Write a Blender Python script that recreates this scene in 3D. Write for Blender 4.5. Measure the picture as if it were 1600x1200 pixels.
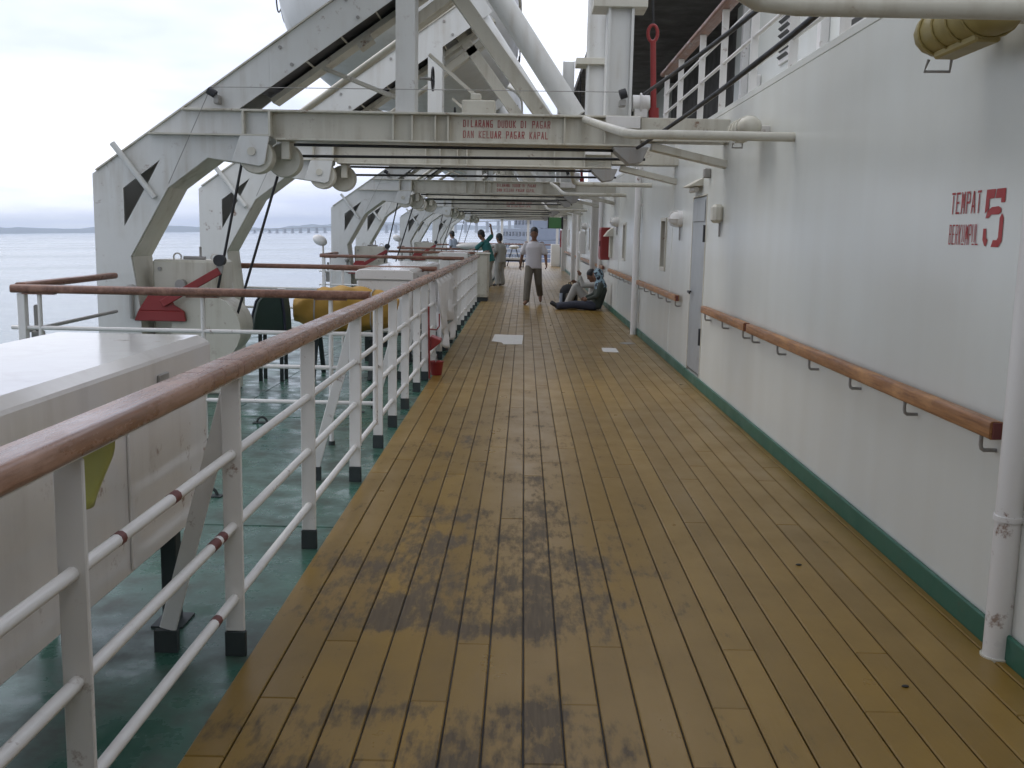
import bpy, bmesh, math, random
from mathutils import Vector, Matrix, Quaternion
random.seed(7)
scn = bpy.context.scene
for o in list(bpy.data.objects): bpy.data.objects.remove(o)
COL = scn.collection
R = math.radians

# ------------------------------------------------------------------ camera
FPX, EYE = 1570.0, 1.60
cam_d = bpy.data.cameras.new('camera'); cam = bpy.data.objects.new('camera', cam_d); COL.objects.link(cam)
cam_d.sensor_width = 36; cam_d.lens = FPX / 1600 * 36; cam_d.clip_start = 0.05; cam_d.clip_end = 30000
_v = Vector((19, 233, -FPX)).normalized()
_u = Vector((math.sin(R(1.2)), math.cos(R(1.2)), 0)); _u = (_u - _v * _u.dot(_v)).normalized()
_r = _v.cross(_u)
cam.matrix_world = Matrix.Translation((0, 0, EYE)) @ Matrix((_r, _v, _u)).to_4x4()
scn.camera = cam

# ------------------------------------------------------------------ world: bright overcast
SUN_AZ, SUN_EL = R(-62), R(52)      # azimuth from +Y (ship's head), negative = port side
w = bpy.data.worlds.new('World'); scn.world = w; w.use_nodes = True
nt = w.node_tree; nt.nodes.clear(); N = nt.nodes.new; L = nt.links.new
out = N('ShaderNodeOutputWorld'); bg = N('ShaderNodeBackground'); L(bg.outputs[0], out.inputs[0])
sky = N('ShaderNodeTexSky'); sky.sky_type = 'NISHITA'; sky.sun_disc = False
sky.sun_elevation = SUN_EL; sky.sun_rotation = SUN_AZ; sky.dust_density = 3
tc = N('ShaderNodeTexCoord'); sep = N('ShaderNodeSeparateXYZ'); L(tc.outputs['Generated'], sep.inputs[0])
zc = N('ShaderNodeMath'); zc.operation = 'MAXIMUM'; L(sep.outputs['Z'], zc.inputs[0]); zc.inputs[1].default_value = 0.0
za = N('ShaderNodeMath'); za.operation = 'ADD'; L(zc.outputs[0], za.inputs[0]); za.inputs[1].default_value = 0.14
dx = N('ShaderNodeMath'); dx.operation = 'DIVIDE'; L(sep.outputs['X'], dx.inputs[0]); L(za.outputs[0], dx.inputs[1])
dy = N('ShaderNodeMath'); dy.operation = 'DIVIDE'; L(sep.outputs['Y'], dy.inputs[0]); L(za.outputs[0], dy.inputs[1])
cmb = N('ShaderNodeCombineXYZ'); L(dx.outputs[0], cmb.inputs[0]); L(dy.outputs[0], cmb.inputs[1])
nz = N('ShaderNodeTexNoise'); nz.inputs['Scale'].default_value = 0.55; nz.inputs['Detail'].default_value = 5; nz.inputs['Roughness'].default_value = .5
L(cmb.outputs[0], nz.inputs['Vector'])
rp = N('ShaderNodeValToRGB'); L(nz.outputs['Fac'], rp.inputs[0])
rp.color_ramp.elements[0].position = .40; rp.color_ramp.elements[0].color = (.80, .87, 1.10, 1)
rp.color_ramp.elements[1].position = .70; rp.color_ramp.elements[1].color = (1.58, 1.60, 1.62, 1)
sc = N('ShaderNodeVectorMath'); sc.operation = 'SCALE'; L(sky.outputs[0], sc.inputs[0]); sc.inputs['Scale'].default_value = .10
mx = N('ShaderNodeMix'); mx.data_type = 'RGBA'; mx.inputs['Factor'].default_value = .88
L(sc.outputs[0], mx.inputs['A']); L(rp.outputs[0], mx.inputs['B'])
L(mx.outputs['Result'], bg.inputs['Color']); bg.inputs['Strength'].default_value = 1.0

sun_d = bpy.data.lights.new('sun', 'SUN'); sun_d.energy = 0.6; sun_d.angle = R(25); sun_d.color = (1, .96, .9)
sun = bpy.data.objects.new('sun', sun_d); COL.objects.link(sun)
_sd = Vector((math.sin(SUN_AZ) * math.cos(SUN_EL), math.cos(SUN_AZ) * math.cos(SUN_EL), math.sin(SUN_EL)))
sun.rotation_euler = _sd.to_track_quat('Z', 'Y').to_euler()
scn.view_settings.view_transform = 'Standard'; scn.view_settings.look = 'None'
scn.view_settings.exposure = 0.27; scn.view_settings.gamma = 1
scn.view_settings.use_curve_mapping = False

# ------------------------------------------------------------------ helpers
class MB:
    def __init__(s): s.v = []; s.f = []
    def add(s, vs, fs):
        b = len(s.v); s.v += [tuple(p) for p in vs]; s.f += [tuple(i + b for i in f) for f in fs]; return s
    def bx(s, x0, x1, y0, y1, z0, z1):
        if x0 > x1: x0, x1 = x1, x0
        if y0 > y1: y0, y1 = y1, y0
        if z0 > z1: z0, z1 = z1, z0
        return s.add([(x0,y0,z0),(x1,y0,z0),(x1,y1,z0),(x0,y1,z0),(x0,y0,z1),(x1,y0,z1),(x1,y1,z1),(x0,y1,z1)],
                     [(3,2,1,0),(4,5,6,7),(0,1,5,4),(1,2,6,5),(2,3,7,6),(3,0,4,7)])
    def bar(s, a, b, w, h, up=(0, 0, 1)):           # box along a->b, w across, h along up
        a = Vector(a); b = Vector(b); d = (b - a).normalized(); up = Vector(up)
        sd = d.cross(up).normalized() * w / 2; u = sd.cross(d).normalized() * h / 2
        vs = [p + i * sd + j * u for p in (a, b) for i, j in ((-1, -1), (1, -1), (1, 1), (-1, 1))]
        return s.add(vs, [(0,1,2,3),(7,6,5,4),(0,4,5,1),(1,5,6,2),(2,6,7,3),(3,7,4,0)])
    def tube(s, pts, r, n=10, cap=True, r2=None):
        pts = [Vector(p) for p in pts]; m = len(pts); rings = []
        d = (pts[1] - pts[0]).normalized(); ref = Vector((0, 0, 1)) if abs(d.z) < .9 else Vector((1, 0, 0))
        u = d.cross(ref).normalized()
        for i, p in enumerate(pts):
            t = (pts[min(i + 1, m - 1)] - pts[max(i - 1, 0)]).normalized()
            u = (u - t * u.dot(t)).normalized(); v = t.cross(u)
            k = 1.0
            if 0 < i < m - 1:
                c = (pts[i] - pts[i-1]).normalized().dot(t); k = 1 / max(c, .5)
            rr = r if r2 is None else r + (r2 - r) * i / (m - 1)
            rings.append([p + (u * math.cos(2*math.pi*j/n) + v * math.sin(2*math.pi*j/n)) * rr for j in range(n)])
        return s.loft(rings, cap)
    def loft(s, rings, cap=True):
        n = len(rings[0]); b = len(s.v)
        for r in rings: s.v += [tuple(p) for p in r]
        for i in range(len(rings) - 1):
            for j in range(n):
                k = (j + 1) % n
                s.f.append((b+i*n+j, b+i*n+k, b+(i+1)*n+k, b+(i+1)*n+j))
        if cap:
            s.f.append(tuple(b + j for j in range(n))[::-1]); s.f.append(tuple(b + (len(rings)-1)*n + j for j in range(n)))
        return s
    def prism(s, poly, y0, y1):                     # poly in XZ, extruded along Y
        n = len(poly)
        vs = [(x, y0, z) for x, z in poly] + [(x, y1, z) for x, z in poly]
        return s.add(vs, [tuple(range(n))[::-1] if False else tuple(range(n)), tuple(range(2*n-1, n-1, -1))] + [(i, i+n, (i+1) % n + n, (i+1) % n) for i in range(n)])
    def cyl(s, a, b, r, n=20): return s.tube([a, b], r, n)
    def ball(s, c, rx, ry=None, rz=None, nu=14, nv=9, rot=None):
        ry = ry or rx; rz = rz or rx; c = Vector(c); rings = []
        for i in range(1, nv):
            th = math.pi * i / nv
            rings.append([Vector((rx*math.sin(th)*math.cos(2*math.pi*j/nu), ry*math.sin(th)*math.sin(2*math.pi*j/nu), -rz*math.cos(th))) for j in range(nu)])
        b = len(s.v)
        m = rot or Matrix.Identity(3)
        s.loft([[c + m @ p for p in r] for r in rings], False)
        lo, hi = len(s.v), len(s.v) + 1
        s.v += [tuple(c + m @ Vector((0,0,-rz))), tuple(c + m @ Vector((0,0,rz)))]
        k = b + (nv - 2) * nu
        for j in range(nu):
            s.f.append((lo, b + (j+1) % nu, b + j)); s.f.append((hi, k + j, k + (j+1) % nu))
        return s
    def mesh(s, name, smooth=None, bevel=0):
        me = bpy.data.meshes.new(name); me.from_pydata(s.v, [], s.f)
        bm = bmesh.new(); bm.from_mesh(me)
        bmesh.ops.recalc_face_normals(bm, faces=bm.faces)
        if bevel:
            es = [e for e in bm.edges if len(e.link_faces) == 2 and e.calc_face_angle(0) > R(35)]
            bmesh.ops.bevel(bm, geom=es, offset=bevel, segments=1, affect='EDGES', clamp_overlap=True)
        bm.to_mesh(me); bm.free()
        if smooth:
            me.polygons.foreach_set('use_smooth', [True] * len(me.polygons)); me.set_sharp_from_angle(angle=R(smooth))
        return me
    def build(s, name, mat, parent=None, smooth=None, bevel=0):
        return put(name, s.mesh(name, smooth, bevel), mat, parent)

def put(name, me, mat, parent=None):
    o = bpy.data.objects.new(name, me); COL.objects.link(o)
    if mat is not None and not me.materials: me.materials.append(mat)
    if parent is not None: o.parent = parent
    return o
def empty(name, loc=(0, 0, 0), rz=0):
    o = bpy.data.objects.new(name, None); COL.objects.link(o); o.location = loc; o.rotation_euler = (0, 0, rz)
    o.empty_display_size = .1; return o
def tag(o, label, cat, group=None):
    o['label'] = label; o['category'] = cat
    if group: o['group'] = group
    return o
def struct(o): o['kind'] = 'structure'; return o
def copy_tree(o, parent=None):
    c = o.copy(); COL.objects.link(c); c.parent = parent
    for ch in o.children: copy_tree(ch, c)
    return c

# ------------------------------------------------------------------ materials
MATS = {}
def base_mat(name, col, rough=.5, metal=0, spec=.5):
    m = bpy.data.materials.new(name); m.use_nodes = True; b = m.node_tree.nodes['Principled BSDF']
    b.inputs['Base Color'].default_value = (*col, 1); b.inputs['Roughness'].default_value = rough; b.inputs['Metallic'].default_value = metal
    b.inputs['Specular IOR Level'].default_value = spec
    MATS[name] = m; return m, m.node_tree, b
def noise(nt, scale, vec, detail=4, rough=.55, stretch=None):
    if stretch:
        mp = nt.nodes.new('ShaderNodeVectorMath'); mp.operation = 'MULTIPLY'; mp.inputs[1].default_value = stretch
        nt.links.new(vec, mp.inputs[0]); vec = mp.outputs[0]
    n = nt.nodes.new('ShaderNodeTexNoise'); n.inputs['Scale'].default_value = scale; n.inputs['Detail'].default_value = detail
    n.inputs['Roughness'].default_value = rough; nt.links.new(vec, n.inputs['Vector']); return n.outputs['Fac']
def ramp(nt, fac, p0, p1, c0=(0,0,0), c1=(1,1,1)):
    r = nt.nodes.new('ShaderNodeValToRGB'); nt.links.new(fac, r.inputs[0])
    r.color_ramp.elements[0].position = p0; r.color_ramp.elements[1].position = p1
    r.color_ramp.elements[0].color = (*c0, 1); r.color_ramp.elements[1].color = (*c1, 1); return r.outputs[0]
def mixc(nt, fac, a, b, mode='MIX'):
    m = nt.nodes.new('ShaderNodeMix'); m.data_type = 'RGBA'; m.blend_type = mode
    for k, v in (('Factor', fac), ('A', a), ('B', b)):
        if isinstance(v, (int, float)): m.inputs[k].default_value = v
        elif isinstance(v, tuple): m.inputs[k].default_value = (*v, 1)
        else: nt.links.new(v, m.inputs[k])
    return m.outputs['Result']
def math_(nt, op, a, b):
    m = nt.nodes.new('ShaderNodeMath'); m.operation = op
    for i, v in enumerate((a, b)):
        if isinstance(v, (int, float)): m.inputs[i].default_value = v
        else: nt.links.new(v, m.inputs[i])
    return m.outputs[0]
def bump(nt, b, h, strength, dist=.01):
    bp = nt.nodes.new('ShaderNodeBump'); bp.inputs['Strength'].default_value = strength; bp.inputs['Distance'].default_value = dist
    nt.links.new(h, bp.inputs['Height']); nt.links.new(bp.outputs[0], b.inputs['Normal'])
def paint(name, col, rough=.35, dirt=(.30, .27, .21), amt=.35, rust=.0, bumps=.12, streak=True, soft=False):
    m, nt, b = base_mat(name, col, rough)
    g = nt.nodes.new('ShaderNodeNewGeometry'); P = g.outputs['Position']
    n1 = noise(nt, 2.3, P, 5, .6)
    n2 = noise(nt, 1.0, P, 4, .6, (9, 9, .55) if streak else (5, 5, 5))
    d = math_(nt, 'MULTIPLY', ramp(nt, n1, .42, .72), ramp(nt, n2, .45, .75))
    if soft: d = math_(nt, 'ADD', math_(nt, 'MULTIPLY', ramp(nt, noise(nt, 1, P, 3, .5, (3, 3, .25)), .35, .8), .8), math_(nt, 'MULTIPLY', ramp(nt, noise(nt, .8, P, 4, .5), .4, .75), .7))
    fac = math_(nt, 'MULTIPLY', d, amt)
    tone = mixc(nt, ramp(nt, noise(nt, .6, P, 3), .3, .7), col, tuple(c * .9 for c in col))
    c = mixc(nt, fac, tone, dirt)
    if rust:
        r1 = noise(nt, 9, P, 6, .7); r2 = noise(nt, 1.3, P, 3)
        rf = math_(nt, 'MULTIPLY', ramp(nt, r1, .63 - rust * .05, .70), ramp(nt, r2, .52 - rust * .1, .62))
        c = mixc(nt, rf, c, (.16, .065, .025))
    nt.links.new(c, b.inputs['Base Color'])
    if not soft: nt.links.new(ramp(nt, n1, .3, .8, (rough*.8,)*3, (min(1, rough*1.5),)*3), b.inputs['Roughness'])
    if bumps: bump(nt, b, noise(nt, 1, P, 2 if soft else 3, .5, (1.0, 1.0, 1.0) if soft else (5, 5, 5)), bumps, .02)
    return m

M_wall = paint('white_wall_paint', (.70, .72, .68), .24, (.47, .43, .35), .24, .0, .10, soft=True)
M_white = paint('white_rail_paint', (.74, .72, .69), .32, (.36, .29, .22), .45, .4, .05)
M_beige = paint('cream_davit_paint', (.58, .555, .47), .38, (.24, .18, .10), .95, .8, .06)
M_davit = paint('pale_davit_paint', (.66, .66, .63), .38, (.33, .27, .19), .6, .5, .05)
M_hull = paint('pale_boat_paint', (.58, .58, .56), .4, (.33, .3, .25), .4, .1, .05)
M_locker = paint('white_locker_paint', (.76, .73, .70), .10, (.38, .32, .27), .5, .6, .04)
M_green = None
M_strip = paint('green_strip_paint', (.025, .115, .075), .4, (.08, .07, .05), .5, .1, .05)
M_door = paint('grey_door_paint', (.33, .35, .36), .33, (.2, .18, .16), .5, .3, .05)
M_red = paint('red_paint', (.26, .022, .02), .4, (.09, .02, .015), .6, .1, .03)
M_redtext = paint('stencil_red_paint', (.38, .03, .03), .5, (.55, .35, .33), .8, 0, 0, False)
M_redfade = paint('faded_stencil_red', (.36, .08, .075), .6, (.5, .43, .38), 1.0, 0, 0, False)
M_black = paint('black_rubber', (.018, .018, .02), .5, (.06, .05, .05), .4, 0, .02)
M_foot = paint('dark_foot_paint', (.03, .04, .04), .6, (.08, .07, .05), .6, .3, .05)
M_steel = paint('bare_steel', (.32, .31, .29), .4, (.2, .13, .08), .6, .6, .03)
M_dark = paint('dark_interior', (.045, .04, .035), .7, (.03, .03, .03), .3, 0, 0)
M_yellow = paint('yellow_canvas', (.44, .25, .04), .65, (.17, .09, .025), 1.0, 0, .5, False)
M_lamp = paint('aged_yellow_plastic', (.33, .26, .09), .5, (.15, .11, .04), .9, 0, .04)
M_canvas = paint('dark_green_canvas', (.02, .045, .035), .6, (.03, .03, .03), .5, 0, .3, False)
M_navy = paint('navy_edge', (.012, .015, .035), .5, (.02, .02, .02), .2, 0, 0)
M_greenbox = paint('green_box_paint', (.10, .26, .10), .45, (.08, .1, .05), .4, 0, .02)
M_primer = paint('maroon_primer', (.14, .035, .03), .5, (.06, .03, .02), .5, 0, 0)
M_paper = paint('white_paper', (.72, .70, .66), .7, (.5, .46, .4), .4, 0, 0, False)
M_plastic = paint('yellow_green_plastic', (.42, .42, .10), .35, (.25, .25, .06), .5, 0, .2)
M_cloth = paint('white_plastic_sheet', (.66, .64, .62), .45, (.45, .42, .4), .6, 0, .3)
M_glass, _, _b = base_mat('window_glass', (.05, .06, .07), .06)
M_louver = paint('louver_shadow', (.10, .10, .10), .6, (.05, .05, .05), .4, 0, 0)

def wood(name, col, rough, dark):
    m, nt, b = base_mat(name, col, rough)
    g = nt.nodes.new('ShaderNodeNewGeometry'); P = g.outputs['Position']
    n = noise(nt, 1, P, 6, .7, (70, 2.2, 70)); n2 = noise(nt, 1, P, 6, .7, (9, 2.6, 9))
    c = mixc(nt, ramp(nt, n, .38, .66), col, dark); c = mixc(nt, math_(nt, 'MULTIPLY', ramp(nt, n2, .50, .66), .75), c, (col[0]*1.5, col[1]*1.75, col[2]*2.0))
    nt.links.new(c, b.inputs['Base Color']); bump(nt, b, math_(nt, 'ADD', n, math_(nt, 'MULTIPLY', n2, .8)), .5, .002)
    nt.links.new(ramp(nt, n2, .35, .7, (rough,)*3, (rough*2.6,)*3), b.inputs['Roughness'])
    return m
M_rail = wood('varnished_rail_wood', (.31, .165, .108), .16, (.18, .088, .056))
M_rail2 = wood('wall_rail_wood', (.36, .17, .065), .28, (.17, .07, .026))
def cross_wood():
    m = wood('cross_rail_wood', (.22, .105, .065), .25, (.12, .05, .032)); return m
M_rail3 = cross_wood()

def deck_mat():      # ochre deck paint, worn through to grey timber; wear per plank comes from the object colour
    m, nt, b = base_mat('ochre_deck_paint', (.35, .2, .06), .3, 0, .36)
    g = nt.nodes.new('ShaderNodeNewGeometry'); P = g.outputs['Position']
    oi = nt.nodes.new('ShaderNodeObjectInfo'); sp = nt.nodes.new('ShaderNodeSeparateColor'); nt.links.new(oi.outputs['Color'], sp.inputs[0])
    wear = sp.outputs[0]; tone = sp.outputs[1]
    na = noise(nt, 1, P, 6, .68, (26, 7, 1)); nb = noise(nt, 1, P, 5, .6, (3.2, 2.4, 1)); nc = noise(nt, 1, P, 3, .5, (60, 5, 1))
    s = math_(nt, 'ADD', math_(nt, 'MULTIPLY', na, .55), math_(nt, 'MULTIPLY', nb, .6))
    s = math_(nt, 'ADD', s, wear)
    sx = nt.nodes.new('ShaderNodeSeparateXYZ'); nt.links.new(P, sx.inputs[0])
    def stops(v, lo, hi, pts):      # piecewise profile of where feet have worn the paint
        t = math_(nt, 'DIVIDE', math_(nt, 'SUBTRACT', v, lo), hi - lo)
        r = nt.nodes.new('ShaderNodeValToRGB'); e = r.color_ramp.elements; nt.links.new(t, r.inputs[0])
        while len(e) < len(pts): e.new(.5)
        for k, (p, c) in enumerate(pts): e[k].position = (p - lo) / (hi - lo); e[k].color = (c, c, c, 1)
        return r.outputs[0]
    zy = stops(sx.outputs[1], 0, 20, [(0, .5), (2.0, .75), (3.24, .80), (3.30, .28), (3.80, .22), (3.86, .95), (4.9, .85), (6.2, .45), (7.6, .60), (9.5, .30), (14, .15), (20, .05)])
    zx = stops(sx.outputs[0], -1.2, 2.0, [(-1.0, .55), (-.6, 1), (.25, .95), (.62, .62), (.9, .25), (1.3, .08)])
    s = math_(nt, 'ADD', s, math_(nt, 'MULTIPLY', math_(nt, 'SUBTRACT', math_(nt, 'MULTIPLY', zy, zx), .42), .26))
    worn = ramp(nt, s, .625, .75)
    pc = mixc(nt, tone, (.200, .118, .019), (.255, .152, .026))
    pc = mixc(nt, math_(nt, 'MULTIPLY', ramp(nt, nb, .4, .7), .35), pc, (.125, .078, .020))
    wc = mixc(nt, ramp(nt, nc, .35, .65), (.045, .035, .025), (.085, .064, .042))
    c = mixc(nt, math_(nt, 'MULTIPLY', worn, .82), pc, wc)
    nt.links.new(c, b.inputs['Base Color'])
    rg = mixc(nt, worn, ramp(nt, nb, .3, .75, (.27,)*3, (.42,)*3), (.55, .55, .55))
    nt.links.new(rg, b.inputs['Roughness'])
    bump(nt, b, math_(nt, 'ADD', math_(nt, 'MULTIPLY', na, .4), nc), .18, .003)
    return m
M_deck = deck_mat()

def green_mat():
    m, nt, b = base_mat('green_deck_paint', (.05, .18, .13), .3)
    g = nt.nodes.new('ShaderNodeNewGeometry'); P = g.outputs['Position']
    n = noise(nt, 1, P, 5, .6, (.9, 3.0, 1)); n2 = noise(nt, 3.5, P, 6, .65); n3 = noise(nt, 22, P, 4, .6)
    c = mixc(nt, ramp(nt, n, .35, .65), (.026, .082, .058), (.052, .130, .096))
    c = mixc(nt, math_(nt, 'MULTIPLY', ramp(nt, n2, .47, .68), .85), c, (.045, .05, .038))
    c = mixc(nt, math_(nt, 'MULTIPLY', ramp(nt, n3, .66, .74), .5), c, (.2, .22, .2))
    nt.links.new(c, b.inputs['Base Color'])
    nt.links.new(ramp(nt, n2, .35, .65, (.16,)*3, (.5,)*3), b.inputs['Roughness']); bump(nt, b, n, .15, .02)
    return m
M_green = green_mat()
def water_mat():
    m, nt, b = base_mat('sea_water', (.14, .18, .19), .14)
    tcn = nt.nodes.new('ShaderNodeTexCoord'); P = tcn.outputs['Object']
    n = noise(nt, 1, P, 6, .6, (.16, .32, 1)); n2 = noise(nt, 1, P, 3, .5, (.004, .009, 1))
    nt.links.new(ramp(nt, n2, .35, .7, (.11, .15, .165), (.22, .25, .25)), b.inputs['Base Color'])
    nt.links.new(ramp(nt, n2, .4, .6, (.10,)*3, (.24,)*3), b.inputs['Roughness'])
    bump(nt, b, n, .55, .5); return m
M_sea = water_mat()

# ------------------------------------------------------------------ sea frame (the ship lists a little)
SEA_N = Vector((-.028, -.008, 1)).normalized()
SEA = Matrix.Translation((0, 0, -14)) @ Vector((0, 0, 1)).rotation_difference(SEA_N).to_matrix().to_4x4()
def sea_place(o): o.matrix_world = SEA; return o

b = MB(); rad = [0, 40, 200, 900, 4000, 11000]; nseg = 96
b.v.append((0, 0, 0))
for r in rad[1:]:
    for j in range(nseg): b.v.append((r*math.cos(2*math.pi*j/nseg), r*math.sin(2*math.pi*j/nseg), 0))
for j in range(nseg):
    b.f.append((0, 1+j, 1+(j+1) % nseg))
    for k in range(len(rad)-2): b.f.append((1+k*nseg+j, 1+(k+1)*nseg+j, 1+(k+1)*nseg+(j+1) % nseg, 1+k*nseg+(j+1) % nseg))
struct(sea_place(b.build('sea', M_sea)))

# far shore: a low wooded ridge with depth
M_hill = paint('shore_woodland', (.05, .075, .05), .9, (.09, .085, .06), .8, 0, 0, False)
b = MB(); nx = 260; rows = []
for k, (yy, hf) in enumerate(((6300, 0), (6500, .45), (6900, 1), (7600, .8), (8600, 0))):
    row = []
    for i in range(nx + 1):
        x = -6500 + 7000 * i / nx
        h = 48 + 16*math.sin(x*.0011+1) + 9*math.sin(x*.0043) + 5*math.sin(x*.013+k) + 3*math.sin(x*.041+2*k) + random.uniform(-2.5, 2.5)
        if x > -900: h *= max(.25, 1 - (x + 900) / 1500)
        row.append((x, yy + 120*math.sin(x*.002), -2 + h*hf))
    rows.append(row)
for r in rows: b.v += r
for k in range(4):
    for i in range(nx): b.f.append((k*(nx+1)+i, k*(nx+1)+i+1, (k+1)*(nx+1)+i+1, (k+1)*(nx+1)+i))
struct(sea_place(b.build('hills', M_hill, smooth=60)))

# long road bridge over the strait
M_conc = paint('bridge_concrete', (.30, .30, .29), .8, (.2, .19, .17), .5, 0, 0)
br = empty('road_bridge'); br.matrix_world = SEA
tag(br, 'long low concrete road bridge on many piers, far across the water on the horizon', 'bridge')
pa, pb = Vector((-1120, 3900, 0)), Vector((60, 3000, 0)); nb_ = 34
def bz(t): return 11 + 26*t
for i in range(nb_):
    t0, t1 = i/nb_, (i+1)/nb_; a = pa.lerp(pb, t0); c = pa.lerp(pb, t1)
    a.z = bz(t0); c.z = bz(t1)
    MB().bar(a, c, 16, 4.0).build('deck_span', M_conc, br)
    m = pa.lerp(pb, t0); d = (pb-pa).normalized(); q = Vector((-d.y, d.x, 0))
    mb = MB().bar(m + Vector((0, 0, -3)), m + Vector((0, 0, bz(t0)-1.6)), 4.5, 9, q)
    mb.bar(m + q*9 + Vector((0, 0, 1.2)), m - q*9 + Vector((0, 0, 1.2)), 5, 2.2)
    mb.build('pier', M_conc, br)

# ------------------------------------------------------------------ ship setting
WALL, DECKL, RAILX, EDGE, YEND, YBEG = 1.92, -1.01, -1.08, -4.25, 60.0, -6.0
M_shipside = paint('white_ship_side', (.66, .66, .64), .4, (.35, .3, .22), .5, .2, .05)
b = MB().bx(EDGE, 16, YBEG, YEND, -17, -.14)
struct(b.build('ship_hull', M_shipside))
b = MB().bx(EDGE-.02, 1.98, YBEG, YEND + .03, -.138, -.03)
gd = struct(b.build('green_deck', M_green))
for yy in (2.1, 5.4, 8.7, 12.0, 15.3, 18.6): MB().tube([(EDGE, yy, -.031), (DECKL-.01, yy, -.031)], .006, 6).build('weld_bead', M_green, gd, smooth=50)
MB().tube([(-2.6, YBEG, -.031), (-2.6, 30, -.031)], .006, 6).build('weld_bead', M_green, gd, smooth=50)
for x, yy in ((-1.9, 6.0), (-3.0, 6.9), (-1.5, 9.0), (-2.2, 8.4)):
    MB().tube([(x + .045*math.cos(a*math.pi/8), yy, -.032 + .055*math.sin(a*math.pi/8)) for a in range(9)], .010, 6).bx(x-.075, x+.075, yy-.035, yy+.035, -.0295, -.022).build('pad_eye', M_foot, gd, smooth=40)


# wooden promenade deck: planks in 22 runs with staggered butts
deck = empty('promenade_deck'); struct(deck)
PW, GAP = .1305, .006
butt = {0: 2.87, 1: 3.27, 2: 3.77, 3: 5.55}; PL = 3.72
def plank_bm(x0, x1, y0, y1, mb, c=.004):
    zt, zb, zc = 0.0, -.028, -c
    mb.add([(x0,y0,zb),(x1,y0,zb),(x1,y1,zb),(x0,y1,zb),(x0,y0,zc),(x1,y0,zc),(x1,y1,zc),(x0,y1,zc),
            (x0+c,y0+c,zt),(x1-c,y0+c,zt),(x1-c,y1-c,zt),(x0+c,y1-c,zt)],
           [(0,1,5,4),(1,2,6,5),(2,3,7,6),(3,0,4,7),(4,5,9,8),(5,6,10,9),(6,7,11,10),(7,4,8,11),(8,9,10,11)])
far = MB(); SPLIT = 23.0
pm = MB(); plank_bm(-PW/2+GAP/2, PW/2-GAP/2, -PL/2+.002, PL/2-.002, pm); plank_mesh = pm.mesh('plank'); plank_mesh.materials.append(M_deck)
heavy = {(-6, 3.77): .05, (-5, 0): 0}
def wear_of(k, yc):
    core = math.exp(-((k + 1.2) / 4.6) ** 2)
    wv = -.085
    return wv
rw = random.Random(3)
for k in range(-8, 14):
    xc = .03 + (k + .5) * PW
    y0 = butt[k % 4] - 4 * PL
    while y0 < YEND:
        y1 = y0 + PL
        if y1 > YBEG:
            a, c = max(y0, YBEG), min(y1, YEND)
            if a < SPLIT and c - a > PL - .01:
                o = put('plank', plank_mesh, None, deck); o.location = (xc, (a + c) / 2, 0)
                yc = (a + c) / 2
                wv = wear_of(k, yc) + rw.uniform(-.075, .06)
                if 3.5 < yc < 6.2 and k in (-5, -4, -2): wv += .03
                if 3.5 < yc < 6.2 and k == 0: wv += .135
                if yc < 3.0 and k in (-4, -3, 0, 1): wv += .03
                if k > 5: wv -= .03
                o.color = (wv, rw.uniform(0, 1), 0, 1)
            else:
                plank_bm(xc-PW/2+GAP/2, xc+PW/2-GAP/2, a+.002, c-.002, far)
        y0 = y1
o = far.build('far_plank', M_deck, deck); o['kind'] = 'stuff'; o.color = (-.2, .6, 0, 1)
mb = MB(); plank_bm(.03+14*PW+GAP/2, 1.898, YBEG, YEND, mb); o = mb.build('margin_plank', M_deck, deck); o.color = (-.22, .3, 0, 1)
MB().bx(DECKL, 1.898, YBEG, YEND, -.0295, -.014).build('seam_caulking', M_black, deck)

# deckhouse wall with a real doorway and window openings
wall = empty('deckhouse_wall'); struct(wall)
DOOR = (10.75, 11.62, .10, 2.07)
WINS = [(13.75, 14.2), (19.2, 19.65), (27.2, 27.65), (29.4, 29.85), (37.2, 37.65), (43, 43.45)]
cuts = sorted([(DOOR[0], DOOR[1], DOOR[2], DOOR[3])] + [(a, c, 1.18, 1.84) for a, c in WINS])
mb = MB(); y = YBEG; TH = .22; ZT = 2.80
for a, c, z0, z1 in cuts:
    mb.bx(WALL, WALL+TH, y, a, -.03, ZT); mb.bx(WALL, WALL+TH, a, c, -.03, z0); mb.bx(WALL, WALL+TH, a, c, z1, ZT); y = c
mb.bx(WALL, WALL+TH, y, YEND-6, -.03, ZT)
mb.build('wall_plating', M_wall, wall)
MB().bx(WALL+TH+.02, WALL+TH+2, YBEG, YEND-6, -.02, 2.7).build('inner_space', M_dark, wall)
y = YBEG
for a, c in ((DOOR[0], DOOR[1]), (YEND-6, None)):
    MB().bx(WALL-.022, WALL-.001, y, a, -.029, .105).build('kick_strip', M_strip, wall, bevel=.006); y = c
MB().bx(WALL-.022, WALL+.12, DOOR[0]+.002, DOOR[1]-.002, -.029, .098).build('door_sill', M_strip, wall, bevel=.006)
for i, (a, c) in enumerate(WINS):
    z0, z1 = 1.18, 1.84
    wf = MB()
    for q in ((a-.03, a+.02, z0-.03, z1+.03), (c-.02, c+.03, z0-.03, z1+.03)): wf.bx(WALL-.018, WALL+.05, *q)
    for q in ((z0-.03, z0+.02), (z1-.02, z1+.03)): wf.bx(WALL-.018, WALL+.05, a+.021, c-.021, *q)
    f = wf.build('window', M_beige, wall, bevel=.005)
    MB().bx(WALL+.06, WALL+.075, a, c, z0, z1).build('pane', M_glass, f)
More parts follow.
